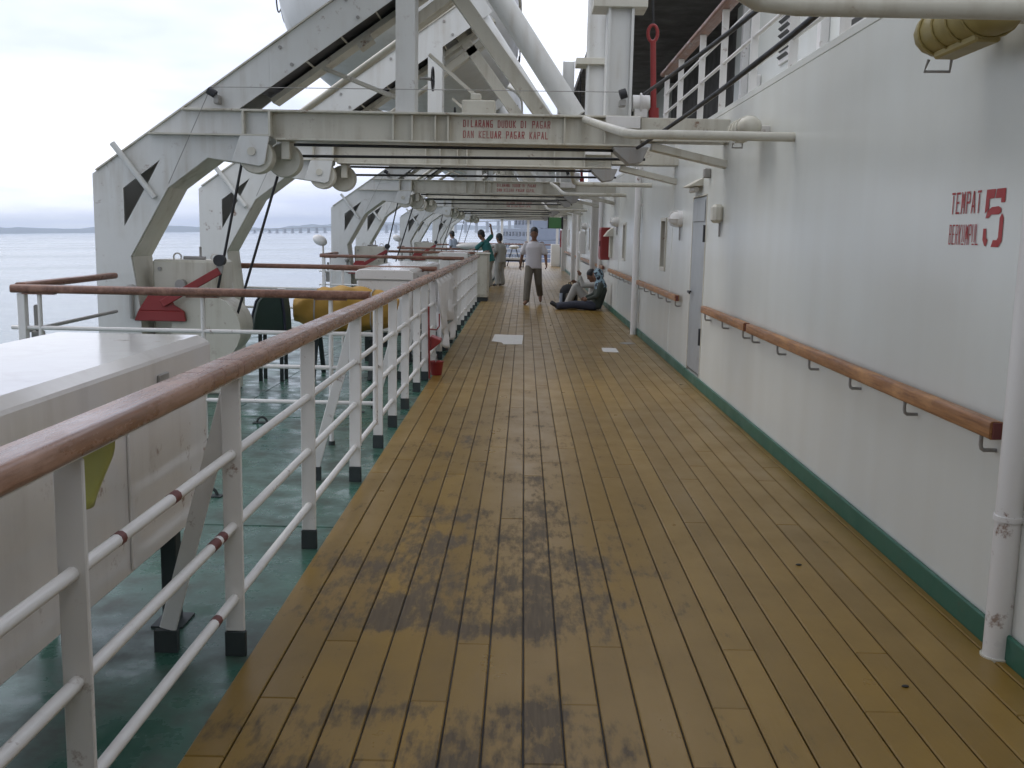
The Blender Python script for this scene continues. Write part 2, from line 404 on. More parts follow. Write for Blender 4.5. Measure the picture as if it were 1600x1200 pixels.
# weld seams on the plating: thin raised beads
for yy in (13.2, 20.5, 28.4):
    MB().tube([(WALL-.001, yy, .11), (WALL-.001, yy, ZT-.01)], .004, 6).build('weld_bead', M_wall, wall, smooth=40)

# unseen cover over and behind the camera, added to darken the near deck
cd_ = empty('shade_cover'); struct(cd_)
MB().bx(EDGE, WALL-.001, -14, -.3, 2.865, 3.0).build('deck_overhead', M_beige, cd_, bevel=.006)  # unseen slab added to dim the near planks
MB().bx(EDGE, WALL+3, -6.2, -6.02, -.13, 2.864).build('light_block_end', M_wall, cd_)  # unseen end wall added to block light from behind
for yy in (-4.5, -2.2, -.6): MB().bx(EDGE+.05, WALL-.01, yy, yy+.08, 2.70, 2.864).build('cover_beam', M_beige, cd_)
MB().bx(EDGE, EDGE+.08, -6.0, -2.0, -.029, 2.864).build('light_block_side', M_wall, cd_)  # unseen side wall added to block light behind the camera
for yy in (-4.46, -.56): MB().bx(EDGE+.1, EDGE+.25, yy-.04, yy+.04, -.029, 2.699).build('cover_pillar', M_davit, cd_)

# door in the wall
door = empty('steel_door', (WALL, 11.2, .1)); tag(door, 'narrow grey steel door set in the white deckhouse wall', 'door')
def lp(o, p): o.parent = p; o.matrix_parent_inverse = Matrix.Translation(-Vector(p.location)); return o
def child(mb, name, mat, p, **kw): return lp(mb.build(name, mat, None, **kw), p)
child(MB().bx(WALL-.004, WALL+.045, DOOR[0]+.03, DOOR[1]-.022, .13, 2.045), 'door_leaf', M_door, door, bevel=.012)
child(MB().bx(WALL-.014, WALL-.0045, DOOR[0]+.06, DOOR[1]-.05, 1.78, 2.01), 'top_panel', M_door, door, bevel=.006)
for q in ((DOOR[0]+.001, DOOR[0]+.024), (DOOR[1]-.018, DOOR[1]-.001)):
    child(MB().bx(WALL-.008, WALL+.1, q[0], q[1], .101, 2.068), 'jamb', M_beige, door, bevel=.005)
child(MB().bx(WALL-.008, WALL+.1, DOOR[0]+.025, DOOR[1]-.019, 2.049, 2.068), 'lintel', M_beige, door, bevel=.005)
for zz in (.55, 1.65): child(MB().cyl((WALL-.012, DOOR[0]+.027, zz-.09), (WALL-.012, DOOR[0]+.027, zz+.09), .018, 10), 'hinge', M_black, door, smooth=40)
h = child(MB().cyl((WALL+.02, DOOR[1]-.12, 1.0), (WALL-.05, DOOR[1]-.12, 1.0), .012, 8).bar((WALL-.045, DOOR[1]-.12, 1.0), (WALL-.045, DOOR[1]-.27, .99), .015, .025), 'handle', M_black, door, bevel=.003)

# ------------------------------------------------------------------ stencil lettering
G = {'T': [((0,1),(1,1)),((.5,.84),(.5,0))], 'E': [((0,0),(0,1)),((.12,1),(1,1)),((.22,.52),(.8,.52)),((.12,0),(1,0))],
 'M': [((0,0),(0,1)),((.16,.9),(.5,.3)),((.5,.3),(.84,.9)),((1,0),(1,1))], 'P': [((0,0),(0,1)),((.2,1),(.85,1)),((1,.92),(1,.58)),((.2,.5),(.85,.5))],
 'A': [((0,0),(.42,.95)),((1,0),(.58,.95)),((.3,.3),(.7,.3)),((.4,1),(.6,1))], 'B': [((0,0),(0,1)),((.2,1),(.8,1)),((1,.92),(1,.6)),((.2,.52),(.85,.52)),((1,.42),(1,.08)),((.2,0),(.8,0))],
 'R': [((0,0),(0,1)),((.2,1),(.85,1)),((1,.92),(1,.58)),((.2,.5),(.85,.5)),((.5,.4),(1,0))], 'K': [((0,0),(0,1)),((.2,.5),(1,1)),((.3,.45),(1,0))],
 'U': [((0,.15),(0,1)),((1,.15),(1,1)),((.12,0),(.88,0))], 'L': [((0,0),(0,1)),((.18,0),(1,0))], 'D': [((0,0),(0,1)),((.2,1),(.75,1)),((1,.85),(1,.15)),((.2,0),(.75,0))],
 'I': [((.5,0),(.5,1))], 'N': [((0,0),(0,1)),((.1,.95),(.9,.05)),((1,0),(1,1))], 'G': [((0,.1),(0,.9)),((.15,1),(1,1)),((.15,0),(.9,0)),((1,0),(1,.4)),((.55,.42),(.9,.42))], ' ': []}
def text_mesh(line, width, height, wt, gap=.35):
    """letters as flat strokes in local (u right, v up); centred on u"""
    n = len(line); adv = width / (n - gap * .6); lw = adv * (1 - gap); quads = []
    for i, ch in enumerate(line):
        for (a, c) in G[ch]:
            if ch == 'I' : a, c = (.3, a[1]), (.3, c[1])
            p = Vector((i*adv + wt/2 + a[0]*(lw-wt), wt/2 + a[1]*(height-wt))); q = Vector((i*adv + wt/2 + c[0]*(lw-wt), wt/2 + c[1]*(height-wt)))
            d = (q - p).normalized(); s = Vector((-d.y, d.x)) * wt/2; e = d * wt/2
            quads.append([p - e - s, q + e - s, q + e + s, p - e + s])
    return quads
def lay(quads, f): # f maps (u,v,layer)->xyz
    mb = MB()
    for i, q in enumerate(quads):
        k = (i % 3) * .0004
        mb.add([f(p.x, p.y, k) for p in q], [(0, 1, 2, 3)])
    return mb
def wf(y_left, z0): return lambda u, v, k: (WALL - .0025 - k, y_left - u, z0 + v)
lay(text_mesh('TEMPAT', .30, .095, .0095, .28), wf(4.61, 1.728)).build('stencil_word', M_redtext, wall)
lay(text_mesh('BERKUMPUL', .30, .088, .0062, .24), wf(4.61, 1.594)).build('stencil_word', M_redtext, wall)
five = [((0,0),(0,0))]
def poly(mb, pts, f): mb.add([f(x, y, 0) for x, y in pts], [tuple(range(len(pts)))])
mb = MB(); f5 = lambda u, v, k: (WALL - .0025, 4.272 - u*.172, 1.588 + v*.235)
for pts in ([(.02,1),(.50,1),(.44,.84),(.2,.84),(.2,.66),(.0,.58)], [(.55,1),(1,1),(1,.76),(.80,.76),(.80,.84),(.49,.84)],
            [(.06,.50),(.2,.5),(.36,.56),(.74,.56),(.86,.60),(.84,.66),(.7,.70),(.34,.69),(.14,.62)],
            [(.9,.58),(1,.5),(1,.1),(.84,0),(.52,0),(.46,.0),(.55,.12),(.74,.12),(.80,.17),(.80,.5)],
            [(0,.32),(.16,.32),(.18,.16),(.28,.12),(.20,.01),(.12,.02),(.0,.12)]):
    poly(mb, pts, f5)
mb.build('stencil_number', M_redtext, wall)

# ------------------------------------------------------------------ wall handrails, pipes, lamps
def rail_section(w, h, n=4, k=.38):
    pts = []
    for sx, sz, a0 in ((1, 1, 0), (-1, 1, 90), (-1, -1, 180), (1, -1, 270)):
        for i in range(n + 1):
            a = R(a0 + 90 * i / n); r = min(w, h) * k
            pts.append((sx * (w/2 - r) + r*math.cos(a), sz * (h/2 - r) + r*math.sin(a)))
    return pts
def rail_along(mb, a, c, w, h, up=(0, 0, 1), k=.38):
    a = Vector(a); c = Vector(c); d = (c - a).normalized(); s = d.cross(Vector(up)).normalized(); u = s.cross(d)
    sec = rail_section(w, h, 4, k)
    return mb.loft([[p + s*x + u*z for x, z in sec] for p in (a, c)])
rail_groups = [(3.87, 8.22, 'long varnished wooden handrail on steel hooks below the red number 5 on the wall'),
               (8.32, 10.35, 'short wooden wall handrail between the long handrail and the grey door'),
               (12.15, 16.35, 'wooden wall handrail just past the grey door, under the narrow window'),
               (16.95, 22.0, 'worn wooden wall handrail behind the seated people'),
               (23.6, 33.0, 'far wooden wall handrail beyond the larger red cabinet'),
               (35.5, 47.0, 'farthest wooden wall handrail near the small far red cabinet')]
for a, c, lab in rail_groups:
    r = empty('wall_handrail', (WALL-.064, a, .88)); tag(r, lab, 'handrail', 'handrails along the deckhouse wall')
    mb = MB(); rail_along(mb, (WALL-.064, a, .88), (WALL-.064, c, .88), .055, .072, k=.2)
    child(mb, 'rail', M_rail2, r, smooth=40)
    child(MB().bx(WALL-.080, WALL-.048, a-.012, a-.001, .848, .912), 'end_cap', M_primer, r)
    n = max(2, round((c - a) / .68))
    for i in range(n):
        yy = a + .12 + (c - a - .24) * i / (n - 1)
        child(MB().tube([(WALL-.064, yy, .84), (WALL-.064, yy, .80), (WALL-.060, yy, .785), (WALL-.05, yy, .778), (WALL+.01, yy, .778)], .0085, 8), 'hook_bracket', M_steel, r, smooth=50)
def wall_pipe(y, x, r, z1, lab):
    p = empty('wall_pipe', (x, y, 0)); tag(p, lab, 'pipe', 'vertical pipes on the deckhouse wall')
    child(MB().cyl((x, y, -.01), (x, y, z1), r, 20), 'pipe', M_white, p, smooth=40)
    child(MB().cyl((x, y, .55), (x, y, .57), r*1.12, 20), 'pipe_clip', M_white, p, smooth=40)
    child(MB().cyl((x, y, -.012), (x, y, .006), r*1.18, 20), 'deck_flange', M_beige, p, smooth=40)
    for zz in (.9, 2.1): child(MB().bx(x, WALL+.001, y-.02, y+.02, zz, zz+.04), 'standoff', M_white, p)
wall_pipe(3.77, WALL-.034, .050, 2.80, 'thick white vertical pipe at the right edge, beside the end of the near handrail')
wall_pipe(16.65, WALL-.075, .055, 2.72, 'white vertical pipe on the wall between the narrow window and the seated people')
wall_pipe(24.6, WALL-.075, .055, 2.72, 'white vertical pipe just behind the larger red cabinet')
wall_pipe(34.6, WALL-.075, .06, 2.72, 'far white vertical pipe near the small red cabinet')

# small square box and round bulkhead lamp flanking the door
bxl = empty('wall_box', (WALL, 9.95, 1.84)); tag(bxl, 'small rounded cream box on the wall to the right of the grey door', 'wall box')
child(MB().bx(WALL-.10, WALL+.002, 9.86, 10.04, 1.75, 1.93), 'box', M_beige, bxl, bevel=.03)
child(MB().bx(WALL-.06, WALL-.02, 10.041, 10.055, 1.77, 1.91), 'dark_cover', M_black, bxl, bevel=.006)
child(MB().cyl((WALL-.015, 9.95, 1.62), (WALL-.015, 9.95, 1.752), .011, 8), 'cable_gland', M_steel, bxl, smooth=40)
for yy, zz, lab in ((12.45, 1.83, 'round white bulkhead lamp on the wall left of the grey door'), (20.9, 1.9, 'small round bulkhead lamp beside the larger red cabinet'), (31.5, 1.9, 'distant round bulkhead lamp on the far white wall')):
    l = empty('bulkhead_lamp', (WALL, yy, zz)); tag(l, lab, 'lamp', 'bulkhead lamps on the wall')
    child(MB().cyl((WALL-.06, yy, zz), (WALL+.002, yy, zz), .10, 24), 'base', M_white, l, smooth=40)
    child(MB().ball((WALL-.07, yy, zz), .085, .085, .085), 'glass_dome', M_paper, l, smooth=60)
    mb = MB()
    for a in (0, 90): 
        dyy, dzz = math.cos(R(a)), math.sin(R(a))
        mb.tube([(WALL-.05, yy+dyy*.1, zz+dzz*.1), (WALL-.13, yy+dyy*.08, zz+dzz*.08), (WALL-.17, yy, zz), (WALL-.13, yy-dyy*.08, zz-dzz*.08), (WALL-.05, yy-dyy*.1, zz-dzz*.1)], .007, 6)
    child(mb, 'guard', M_white, l, smooth=50)
    child(MB().cyl((WALL-.015, yy+.03, zz-.26), (WALL-.015, yy+.03, zz-.09), .011, 8), 'cable_conduit', M_steel, l, smooth=40)
ch = empty('door_canopy_lamp', (WALL, 11.3, 2.15)); tag(ch, 'small hooded lamp over the grey door', 'lamp')
child(MB().prism([(WALL+.002, 2.25), (WALL-.14, 2.17), (WALL-.14, 2.155), (WALL+.002, 2.16)], 11.05, 11.55), 'hood', M_beige, ch, bevel=.004)
child(MB().cyl((WALL-.06, 11.12, 2.125), (WALL-.06, 11.48, 2.125), .028, 12), 'lamp_tube', M_paper, ch, smooth=40)
jb = child(MB().bx(WALL-.07, WALL+.002, 10.62, 10.72, 2.22, 2.32), 'junction_box', M_steel, ch, bevel=.01)

# red cabinets
for y0, z0, z1, dp, lab in ((22.7, 1.08, 1.80, .20, 'tall red fire hose cabinet on the wall above the seated people'), (47.5, 1.05, 1.85, .22, 'small distant red cabinet at the far end of the wall')):
    c = empty('fire_cabinet', (WALL, y0, z0)); tag(c, lab, 'cabinet', 'red cabinets on the wall')
    child(MB().bx(WALL-dp, WALL+.002, y0, y0+.62, z0, z1), 'body', M_red, c, bevel=.012)
    child(MB().bx(WALL-dp-.012, WALL-dp-.001, y0+.04, y0+.58, z0+.05, z1-.05), 'cabinet_door', M_red, c, bevel=.004)
    child(MB().bx(WALL-dp-.03, WALL-dp-.013, y0+.08, y0+.10, z0+.3, z0+.42), 'handle', M_black, c)
hc = empty('hose_hood', (WALL, 20.6, 1.6)); tag(hc, 'cream metal hood on the wall right of the larger red cabinet', 'hood')
child(MB().prism([(WALL+.002, 1.80), (WALL-.10, 1.72), (WALL-.19, 1.60), (WALL+.002, 1.60)], 21.9, 22.35), 'hood', M_beige, hc, bevel=.006)
child(MB().bx(WALL-.06, WALL+.002, 22.0, 22.25, 1.15, 1.599), 'back_plate', M_beige, hc, bevel=.006)
pn = empty('switch_panel', (WALL, 30, 1.5)); tag(pn, 'pale grey switch panel on the far wall beyond the larger red cabinet', 'panel')
child(MB().bx(WALL-.16, WALL+.002, 31.9, 32.8, 1.05, 1.75), 'box', M_white, pn, bevel=.01)
child(MB().bx(WALL-.175, WALL-.161, 31.97, 32.73, 1.12, 1.68), 'panel_lid', M_beige, pn, bevel=.01)
# mullion-like deep frames of the far wall
for yy, lab in ((26.0, 'white upright stiffener on the wall just behind the larger red cabinet'), (36.4, 'far white upright stiffener on the wall before the far handrail'), (46.0, 'farthest white upright stiffener on the wall beside the small red cabinet')):
    o = MB().bx(WALL-.16, WALL+.002, yy, yy+.12, -.028, 2.75).bx(WALL-.22, WALL-.161, yy-.05, yy+.17, -.028, 2.75).build('wall_stiffener', M_white, bevel=.006)
    tag(o, lab, 'stiffener', 'uprights on the far wall')

# big yellowed lamp at the top right, a second farther one
def flood(x, y0, y1, z, r, mat, lab):
    l = empty('deck_lamp', (x, (y0+y1)/2, z)); tag(l, lab, 'lamp', 'lamps under the upper deck edge')
    n = 14; rings = []
    for yy, s in ((y0, .55), (y0+.03, .9), (y0+.07, 1), (y1-.05, 1), (y1-.015, .92), (y1, .6)):
        rings.append([(x + r*s*math.cos(2*math.pi*j/n), yy, z + r*.85*s*math.sin(2*math.pi*j/n)) for j in range(n)])
    child(MB().loft(rings), 'lamp_body', mat, l, smooth=50)
    child(MB().bx(x-r*.42, x+r*.42, y0+.10, y1-.10, z-r*1.0, z-r*.70), 'lower_frame', mat, l, bevel=.008)
    for k in range(4): child(MB().tube([(x + r*1.03*math.cos(a*math.pi/9), y0+.10+k*(y1-y0-.2)/3, z + r*.88*math.sin(a*math.pi/9)) for a in range(19)], .006, 6, False), 'band', mat, l, smooth=50)
    child(MB().tube([(x-r*.3, y1-.02, z-r*.9), (x-r*.3, y1+.02, z-r*1.25), (x+r*.5, y1-.02, z-r*1.3), (x+r*.4, y1-.06, z-r*.9)], .007, 6), 'clip', M_steel, l, smooth=40)
    for yy in (y0+.15, y1-.2): child(MB().bx(x, WALL+.002, yy, yy+.05, z-.03, z+.02), 'wall_bracket', M_white, l, bevel=.004)
flood(1.735, 3.86, 4.46, 2.47, .115, M_lamp, 'yellowed tube-shaped lamp high on the wall under the pipe at the top right')
flood(1.74, 8.0, 8.55, 2.47, .095, M_beige, 'cream lamp high on the wall behind the bent pipe of the nearest davit')

# ------------------------------------------------------------------ upper deck behind the wall top
ud = empty('upper_deck'); struct(ud)
MB().bx(WALL-.002, 9, YBEG, YEND-6, 2.802, 2.86).build('deck_plate', M_wall, ud, bevel=.006)
mb = MB(); HX = 3.3
mb.bx(HX, HX+.2, YBEG, 16.6, 2.861, 5.2); mb.bx(HX, HX+.2, 24.5, YEND-6, 2.861, 5.2); mb.bx(7.5, 7.7, 16.6, 24.5, 2.861, 5.2)
mb.bx(HX+.201, 7.5, 16.4, 16.6, 2.861, 5.2); mb.bx(HX+.201, 7.5, 24.5, 24.7, 2.861, 5.2)
mb.build('house_wall', M_wall, ud)
MB().bx(3.42, 3.48, 16.61, 24.49, 2.862, 5.15).build('alcove_shade_panel', M_dark, ud)  # dark panel just inside the opening, standing in for the alcove's shade
MB().bx(1.2, 9, 15.4, YEND-6, 5.201, 5.35).build('deck_overhead', M_dark, ud, bevel=.006)  # underside coloured dark to match the alcove panel
MB().bx(HX-.3, 9, YBEG, 15.399, 5.201, 5.35).build('deck_overhead', M_beige, ud, bevel=.006)
for y0, z0 in ((13.1, 3.85), (10.2, 3.7)):
    f = MB().bx(HX-.03, HX-.001, y0, y0+.55, z0, z0+.7).build('louver_frame', M_white, ud, bevel=.006)
    for i in range(7): MB().bar((HX-.045, y0+.05, z0+.08+i*.09), (HX-.045, y0+.5, z0+.08+i*.09), .05, .012, (1, 0, 1.2)).build('louver_slat', M_louver, f)
for y0, z0, sy, sz in ((12.2, 3.2, .5, .5), (9.3, 3.3, .3, .45), (14.7, 3.0, .25, .9)):
    MB().bx(HX-.12, HX-.001, y0, y0+sy, z0, z0+sz).build('wall_locker', M_white, ud, bevel=.012)
for yy in (8.3, 11.5, 15.6): MB().bx(HX-.10, HX-.001, yy, yy+.14, 2.862, 5.2).build('house_stiffener', M_white, ud, bevel=.006)
MB().bx(HX-.05, HX-.001, 12.4, 13.6, 2.862, 3.02).build('green_skirting', M_strip, ud)

ur = empty('upper_railing', (1.99, 8, 2.86)); tag(ur, 'upper deck railing with brown flat top rail above the white wall', 'railing')
mb = MB(); rail_along(mb, (1.99, 2.0, 3.92), (1.99, 15.0, 3.92), .15, .06); child(mb, 'top_rail', M_rail3, ur, smooth=40)
for yy in (2.8, 4.1, 5.35, 6.6, 7.85, 9.2, 10.6, 11.9, 13.5, 14.8):
    child(MB().bx(1.955, 2.025, yy-.008, yy+.008, 2.862, 3.89), 'post', M_white, ur, bevel=.003)
for zz in (3.10, 3.36, 3.63): child(MB().tube([(1.99, 2.0, zz), (1.99, 15.0, zz)], .018, 10), 'rail', M_white, ur, smooth=50)

# ------------------------------------------------------------------ promenade railing (left)
posts_a = [-.15, 1.1, 2.34, 3.68, 5.02, 6.45]
posts_b = [7.50, 8.34, 9.24, 10.26, 11.11] + [11.11 + .98*i for i in range(1, 13)]
posts_c = [25.6 + 1.05*i for i in range(0, 28)]
def railing(posts, lab, ylo, yhi, braces, cuts_):
    r = empty('promenade_railing', (RAILX, posts[0], -.03)); tag(r, lab, 'railing', 'railing along the wooden promenade')
    ys = [ylo] + cuts_ + [yhi]
    for a, c in zip(ys[:-1], ys[1:]):
        mb = MB(); rail_along(mb, (RAILX, a+.0025, 1.093), (RAILX, c-.0025, 1.093), .118, .064, k=.3); child(mb, 'handrail', M_rail, r, smooth=40)
    child(MB().bx(RAILX-.03, RAILX+.03, ylo+.02, yhi-.02, 1.0505, 1.0605), 'rail_carrier', M_white, r)
    for yy in posts:
        child(MB().bx(RAILX-.036, RAILX+.036, yy-.008, yy+.008, .07, 1.050), 'post', M_white, r, bevel=.003)
        child(MB().bx(RAILX-.04, RAILX+.04, yy-.012, yy+.012, -.031, .069), 'post_foot', M_foot, r, bevel=.003)
    for zz in (.20, .485, .765):
        child(MB().tube([(RAILX, ylo+.04, zz), (RAILX, yhi-.04, zz)], .0185, 10), 'rail', M_white, r, smooth=50)
    for yy in braces:
        child(MB().bar((RAILX-.005, yy+.02, 1.02), (RAILX-.27, yy+.02, .06), .012, .065, (1, 0, .25)), 'brace', M_white, r, bevel=.003)
        child(MB().bx(RAILX-.32, RAILX-.23, yy+.005, yy+.035, -.031, .058), 'brace_foot', M_foot, r)
    return r
r1 = railing(posts_a, 'nearest white promenade railing with a wide varnished wooden handrail, left foreground', -.6, 6.50, (1.1, 3.68, 6.45), [1.5, 4.02])
for yy in (1.62, 3.30, 3.42, 3.58, 3.66, 5.2):
    mb = MB(); rail_along(mb, (RAILX, yy, 1.093), (RAILX, yy+.004, 1.093), .1186, .0646, k=.3); child(mb, 'scarf_joint', M_primer, r1)
for yy, zz, ln in ((3.02, .765, .05), (3.50, .485, .05), (3.40, .485, .07), (3.42, .20, .04), (2.6, .765, .03)):
    child(MB().cyl((RAILX, yy, zz), (RAILX, yy+ln, zz), .0196, 10), 'primer_band', M_primer, r1, smooth=50)
r2 = railing(posts_b, 'long middle promenade railing with a worn wooden handrail, from the gate to the cream cabinet', 7.46, 23.6, (9.24, 11.11, 13.07, 16.0, 19.0, 22.0), [9.1, 12.4, 15.5, 18.6])
r3 = railing(posts_c, 'farthest stretch of promenade railing beyond the cream cabinet', 25.4, 54.2, (), [32, 40])
gt = empty('railing_gate', (RAILX, 6.5, 0)); tag(gt, 'short railing gate with bent white tubes in the middle of the near railing', 'gate')
mb = MB(); rail_along(mb, (RAILX, 6.503, 1.093), (RAILX, 7.457, 1.093), .118, .064); child(mb, 'handrail', M_rail, gt, smooth=40)
child(MB().bx(RAILX-.03, RAILX+.03, 6.53, 7.43, 1.0505, 1.0605), 'rail_carrier', M_white, gt)
for yy in (6.60, 7.36): child(MB().tube([(RAILX, yy, .18), (RAILX, yy, 1.051)], .019, 10), 'upright', M_white, gt, smooth=50)
for zz in (.20, .485, .765): child(MB().tube([(RAILX, 6.60, zz), (RAILX, 7.36, zz)], .0175, 10), 'rail', M_white, gt, smooth=50)
child(MB().tube([(RAILX, 6.46, .30), (RAILX, 6.60, .30)], .012, 8).tube([(RAILX, 6.46, .9), (RAILX, 6.60, .9)], .012, 8), 'hinge', M_steel, gt, smooth=50)
child(MB().tube([(RAILX, 7.36, .6), (RAILX, 7.5, .6)], .012, 8), 'latch', M_steel, gt, smooth=50)

# transverse railings across the boat deck
def cross(y, xl, lab, wing, det=True):
    r = empty('cross_railing', (-2.4, y, -.03)); tag(r, lab, 'railing', 'railings across the boat deck')
    mb = MB(); rail_along(mb, (RAILX-.075, y, 1.125), (xl, y, 1.125), .10, .062); child(mb, 'handrail', M_rail3, r, smooth=40)
    for x in (xl+.20, -2.42, -1.45):
        child(MB().tube([(x, y, .0), (x, y, 1.095)], .017, 10), 'post', M_white, r, smooth=50)
        child(MB().cyl((x, y, -.031), (x, y, .001), .026, 10), 'post_foot', M_foot, r, smooth=50)
        child(MB().bx(x-.12, x+.12, y-.03, y+.03, 1.084, 1.0945), 'saddle', M_rail3, r)
    child(MB().bx(xl+.04, xl+.10, y-.03, y+.03, -.031, 1.09), 'end_post', M_white, r, bevel=.005)
    for zz in (.83, .57, .30): child(MB().tube([(RAILX-.03, y, zz), (xl-.02, y, zz)], .0165, 10), 'rail', M_white, r, smooth=50)
    if wing:
        mb = MB(); rail_along(mb, (xl+.03, y+.06, 1.14), (xl-.05, y+2.0, 1.14), .09, .055); child(mb, 'wing_rail', M_rail3, r, smooth=40)
        child(MB().tube([(xl+.07, y+.03, .80), (xl-.03, y+2.0, .80)], .0165, 8), 'wing_tube', M_steel, r, smooth=50)
        child(MB().bx(xl+.12, xl+.16, y+.05, y+.11, .80, 1.0).bx(xl+.10, xl+.18, y+.04, y+.12, .62, .80), 'lamp_socket', M_steel, r, bevel=.01)
    return r
cross(7.58, -3.86, 'nearest brown-topped cross railing, running left from the gate to the ship side', True)
cross(13.5, -4.0, 'second cross railing, just behind the yellow covered raft', False)
cross(19.6, -3.95, 'third cross railing, behind the second white locker', True)
cross(25.5, -4.0, 'fourth cross railing, behind the second pair of davits', False)
cross(31.6, -3.95, 'fifth cross railing, beside the person in teal', True)
cross(43.6, -3.95, 'farthest cross railing across the boat deck', True)

# ------------------------------------------------------------------ davits
def shift(pts, dx=0, dz=0): return [(x+dx, z+dz) for x, z in pts]
def davit(y, lab, text, winch_wires, hide_text=False):
    r = empty('lifeboat_davit', (-4.0, y, -.03)); tag(r, lab, 'davit', 'white lifeboat davit frames')
    DP = .52
    leg = [(-4.14, -.03), (-4.14, 2.10), (-3.36, 2.64), (-2.75, 2.64), (-2.43, 2.64), (-2.43, 2.44), (-2.78, 2.24), (-3.03, 2.27), (-3.42, 1.98), (-3.80, 1.32), (-3.80, .80), (-3.72, -.03)]
    # front plate with the four-sided hole: built as pieces round the opening
    h = [(-3.85, 1.97), (-3.49, 2.24), (-3.60, 2.04), (-3.85, 1.61)]
    mb = MB()
    y0, y1 = y, y + .02
    mb.prism([(-4.14, -.03), (-4.14, 2.10), h[0], h[3], (-3.85, -.03)], y0, y1)
    mb.prism([(-4.14, 2.10), (-2.43, 3.293), (-2.43, 2.928), (-2.76, 2.70), (-2.43, 2.70), (-2.43, 2.44), (-2.78, 2.24), (-3.03, 2.27), h[1], h[0]], y0, y1)
    mb.prism([h[1], (-3.03, 2.27), (-3.42, 1.98), h[2]], y0, y1)
    mb.prism([h[2], (-3.42, 1.98), (-3.80, 1.32), (-3.85, 1.32), h[3]], y0, y1)
    mb.prism([(-3.85, 1.32), (-3.80, 1.32), (-3.72, .8), (-3.72, -.03), (-3.85, -.03)], y0, y1)
    child(mb, 'leg_plate', M_davit, r)
    # rear plate and the outer face
    child(MB().prism([(-4.135, -.03), (-4.135, 2.09), (-2.5, 3.22), (-2.5, 2.90), (-2.76, 2.70), (-2.5, 2.70), (-2.5, 2.46), (-2.78, 2.25), (-3.03, 2.28), (-3.41, 1.99), (-3.79, 1.32), (-3.73, .8), (-3.73, -.03)], y+DP, y+DP+.02), 'rear_plate', M_davit, r)
    child(MB().bx(-4.14, -4.115, y+.021, y+DP-.001, -.03, 2.10), 'outer_plate', M_davit, r)
    mb = MB(); d = .012
    path = [(-2.80, 2.25), (-3.03, 2.28), (-3.42, 1.99), (-3.60, 1.67), (-3.80, 1.32), (-3.735, .8), (-3.735, -.03)]
    for a, c in zip(path[:-1], path[1:]): mb.bar((a[0], y+.275, a[1]), (c[0], y+.275, c[1]), .50, .02, (.6, 0, 1) if abs(a[0]-c[0]) > .1 else (1, 0, 0))
    child(mb, 'inner_flange', M_beige, r)
    # sloping arm
    A0, A1 = Vector((-3.9, 0, 2.265)), Vector((-.62, 0, 4.56)); th = .30
    dv = (A1 - A0).normalized(); nv = Vector((dv.z, 0, -dv.x))
    def arm_pt(t, s): p = A0 + (A1 - A0) * t + nv * s; return (p.x, p.z)
    child(MB().prism([(-2.4295, 3.293), arm_pt(1, 0), arm_pt(1, th), (-2.4295, 2.928)], y+.001, y+.019), 'arm_plate', M_davit, r)
    child(MB().prism([arm_pt(-.06, -.016), arm_pt(1.01, -.016), arm_pt(1.01, -.002), arm_pt(-.06, -.002)], y-.02, y+DP+.02), 'arm_top_flange', M_beige, r)
    child(MB().prism([arm_pt(.37, th), arm_pt(1, th), arm_pt(1, th+.05), arm_pt(.37, th+.05)], y+DP-.16, y+DP+.10), 'arm_lower_flange', M_beige, r)
    child(MB().prism([arm_pt(.40, .005), arm_pt(1, .005), arm_pt(1, th), arm_pt(.40, th)], y+DP-.06, y+DP-.04), 'arm_rear_plate', M_davit, r)
    child(MB().prism([arm_pt(.37, th-.16), arm_pt(.80, th-.16), arm_pt(.80, th-.02), arm_pt(.37, th-.02)], y+.06, y+DP-.07), 'arm_shade_strip', M_black, r)  # black strip standing in for the shaded recess under the arm
    child(MB().prism([arm_pt(.62, th+.051), arm_pt(.66, th+.051), arm_pt(.66, th+.12), arm_pt(.62, th+.12)], y+.3, y+.5), 'track_stop', M_beige, r)
    child(MB().tube([arm_pt(.36, th+.16)[:1] + (y+.9,) + arm_pt(.36, th+.16)[1:], arm_pt(.98, th+.13)[:1] + (y+.9,) + arm_pt(.98, th+.13)[1:]], .035, 10), 'arm_tie_tube', M_beige, r, smooth=50)
    for t in (.50, .60, .70, .82, .92): child(MB().prism([arm_pt(t, .01), arm_pt(t+.004, .01), arm_pt(t+.004, th), arm_pt(t, th)], y+.02, y+DP-.061), 'arm_rib', M_beige, r)
    for t in (.47, .66, .86):
        for q in (.06, th-.05):
            px_, pz_ = arm_pt(t, q); child(MB().cyl((px_, y-.012, pz_), (px_, y+.001, pz_), .017, 8), 'bolt', M_steel, r, smooth=40)
    ax_, az_ = arm_pt(.72, th+.20); bx_, bz_ = arm_pt(.98, th+.16)
    child(MB().bar((ax_, y+.45, az_), (bx_, y+.45, bz_), .16, .10, (0, 0, 1)), 'cradle_skid', M_beige, r, bevel=.008)
    child(MB().tube([arm_pt(.52, th+.05)[:1] + (y+.38,) + arm_pt(.52, th+.05)[1:], (-1.15, y+.32, 2.85)], .022, 8), 'arm_stay', M_beige, r, smooth=50)
    child(MB().bar((-.9, y+.42, 4.15), (.18, y+.42, 2.73), .14, .10, (0, 1, 0)), 'rear_diagonal', M_beige, r, bevel=.006)
    child(MB().bar((-.35, y+.30, 2.80), (-.95, y+.30, 3.30), .03, .10, (0, 1, 0)), 'gusset', M_beige, r)
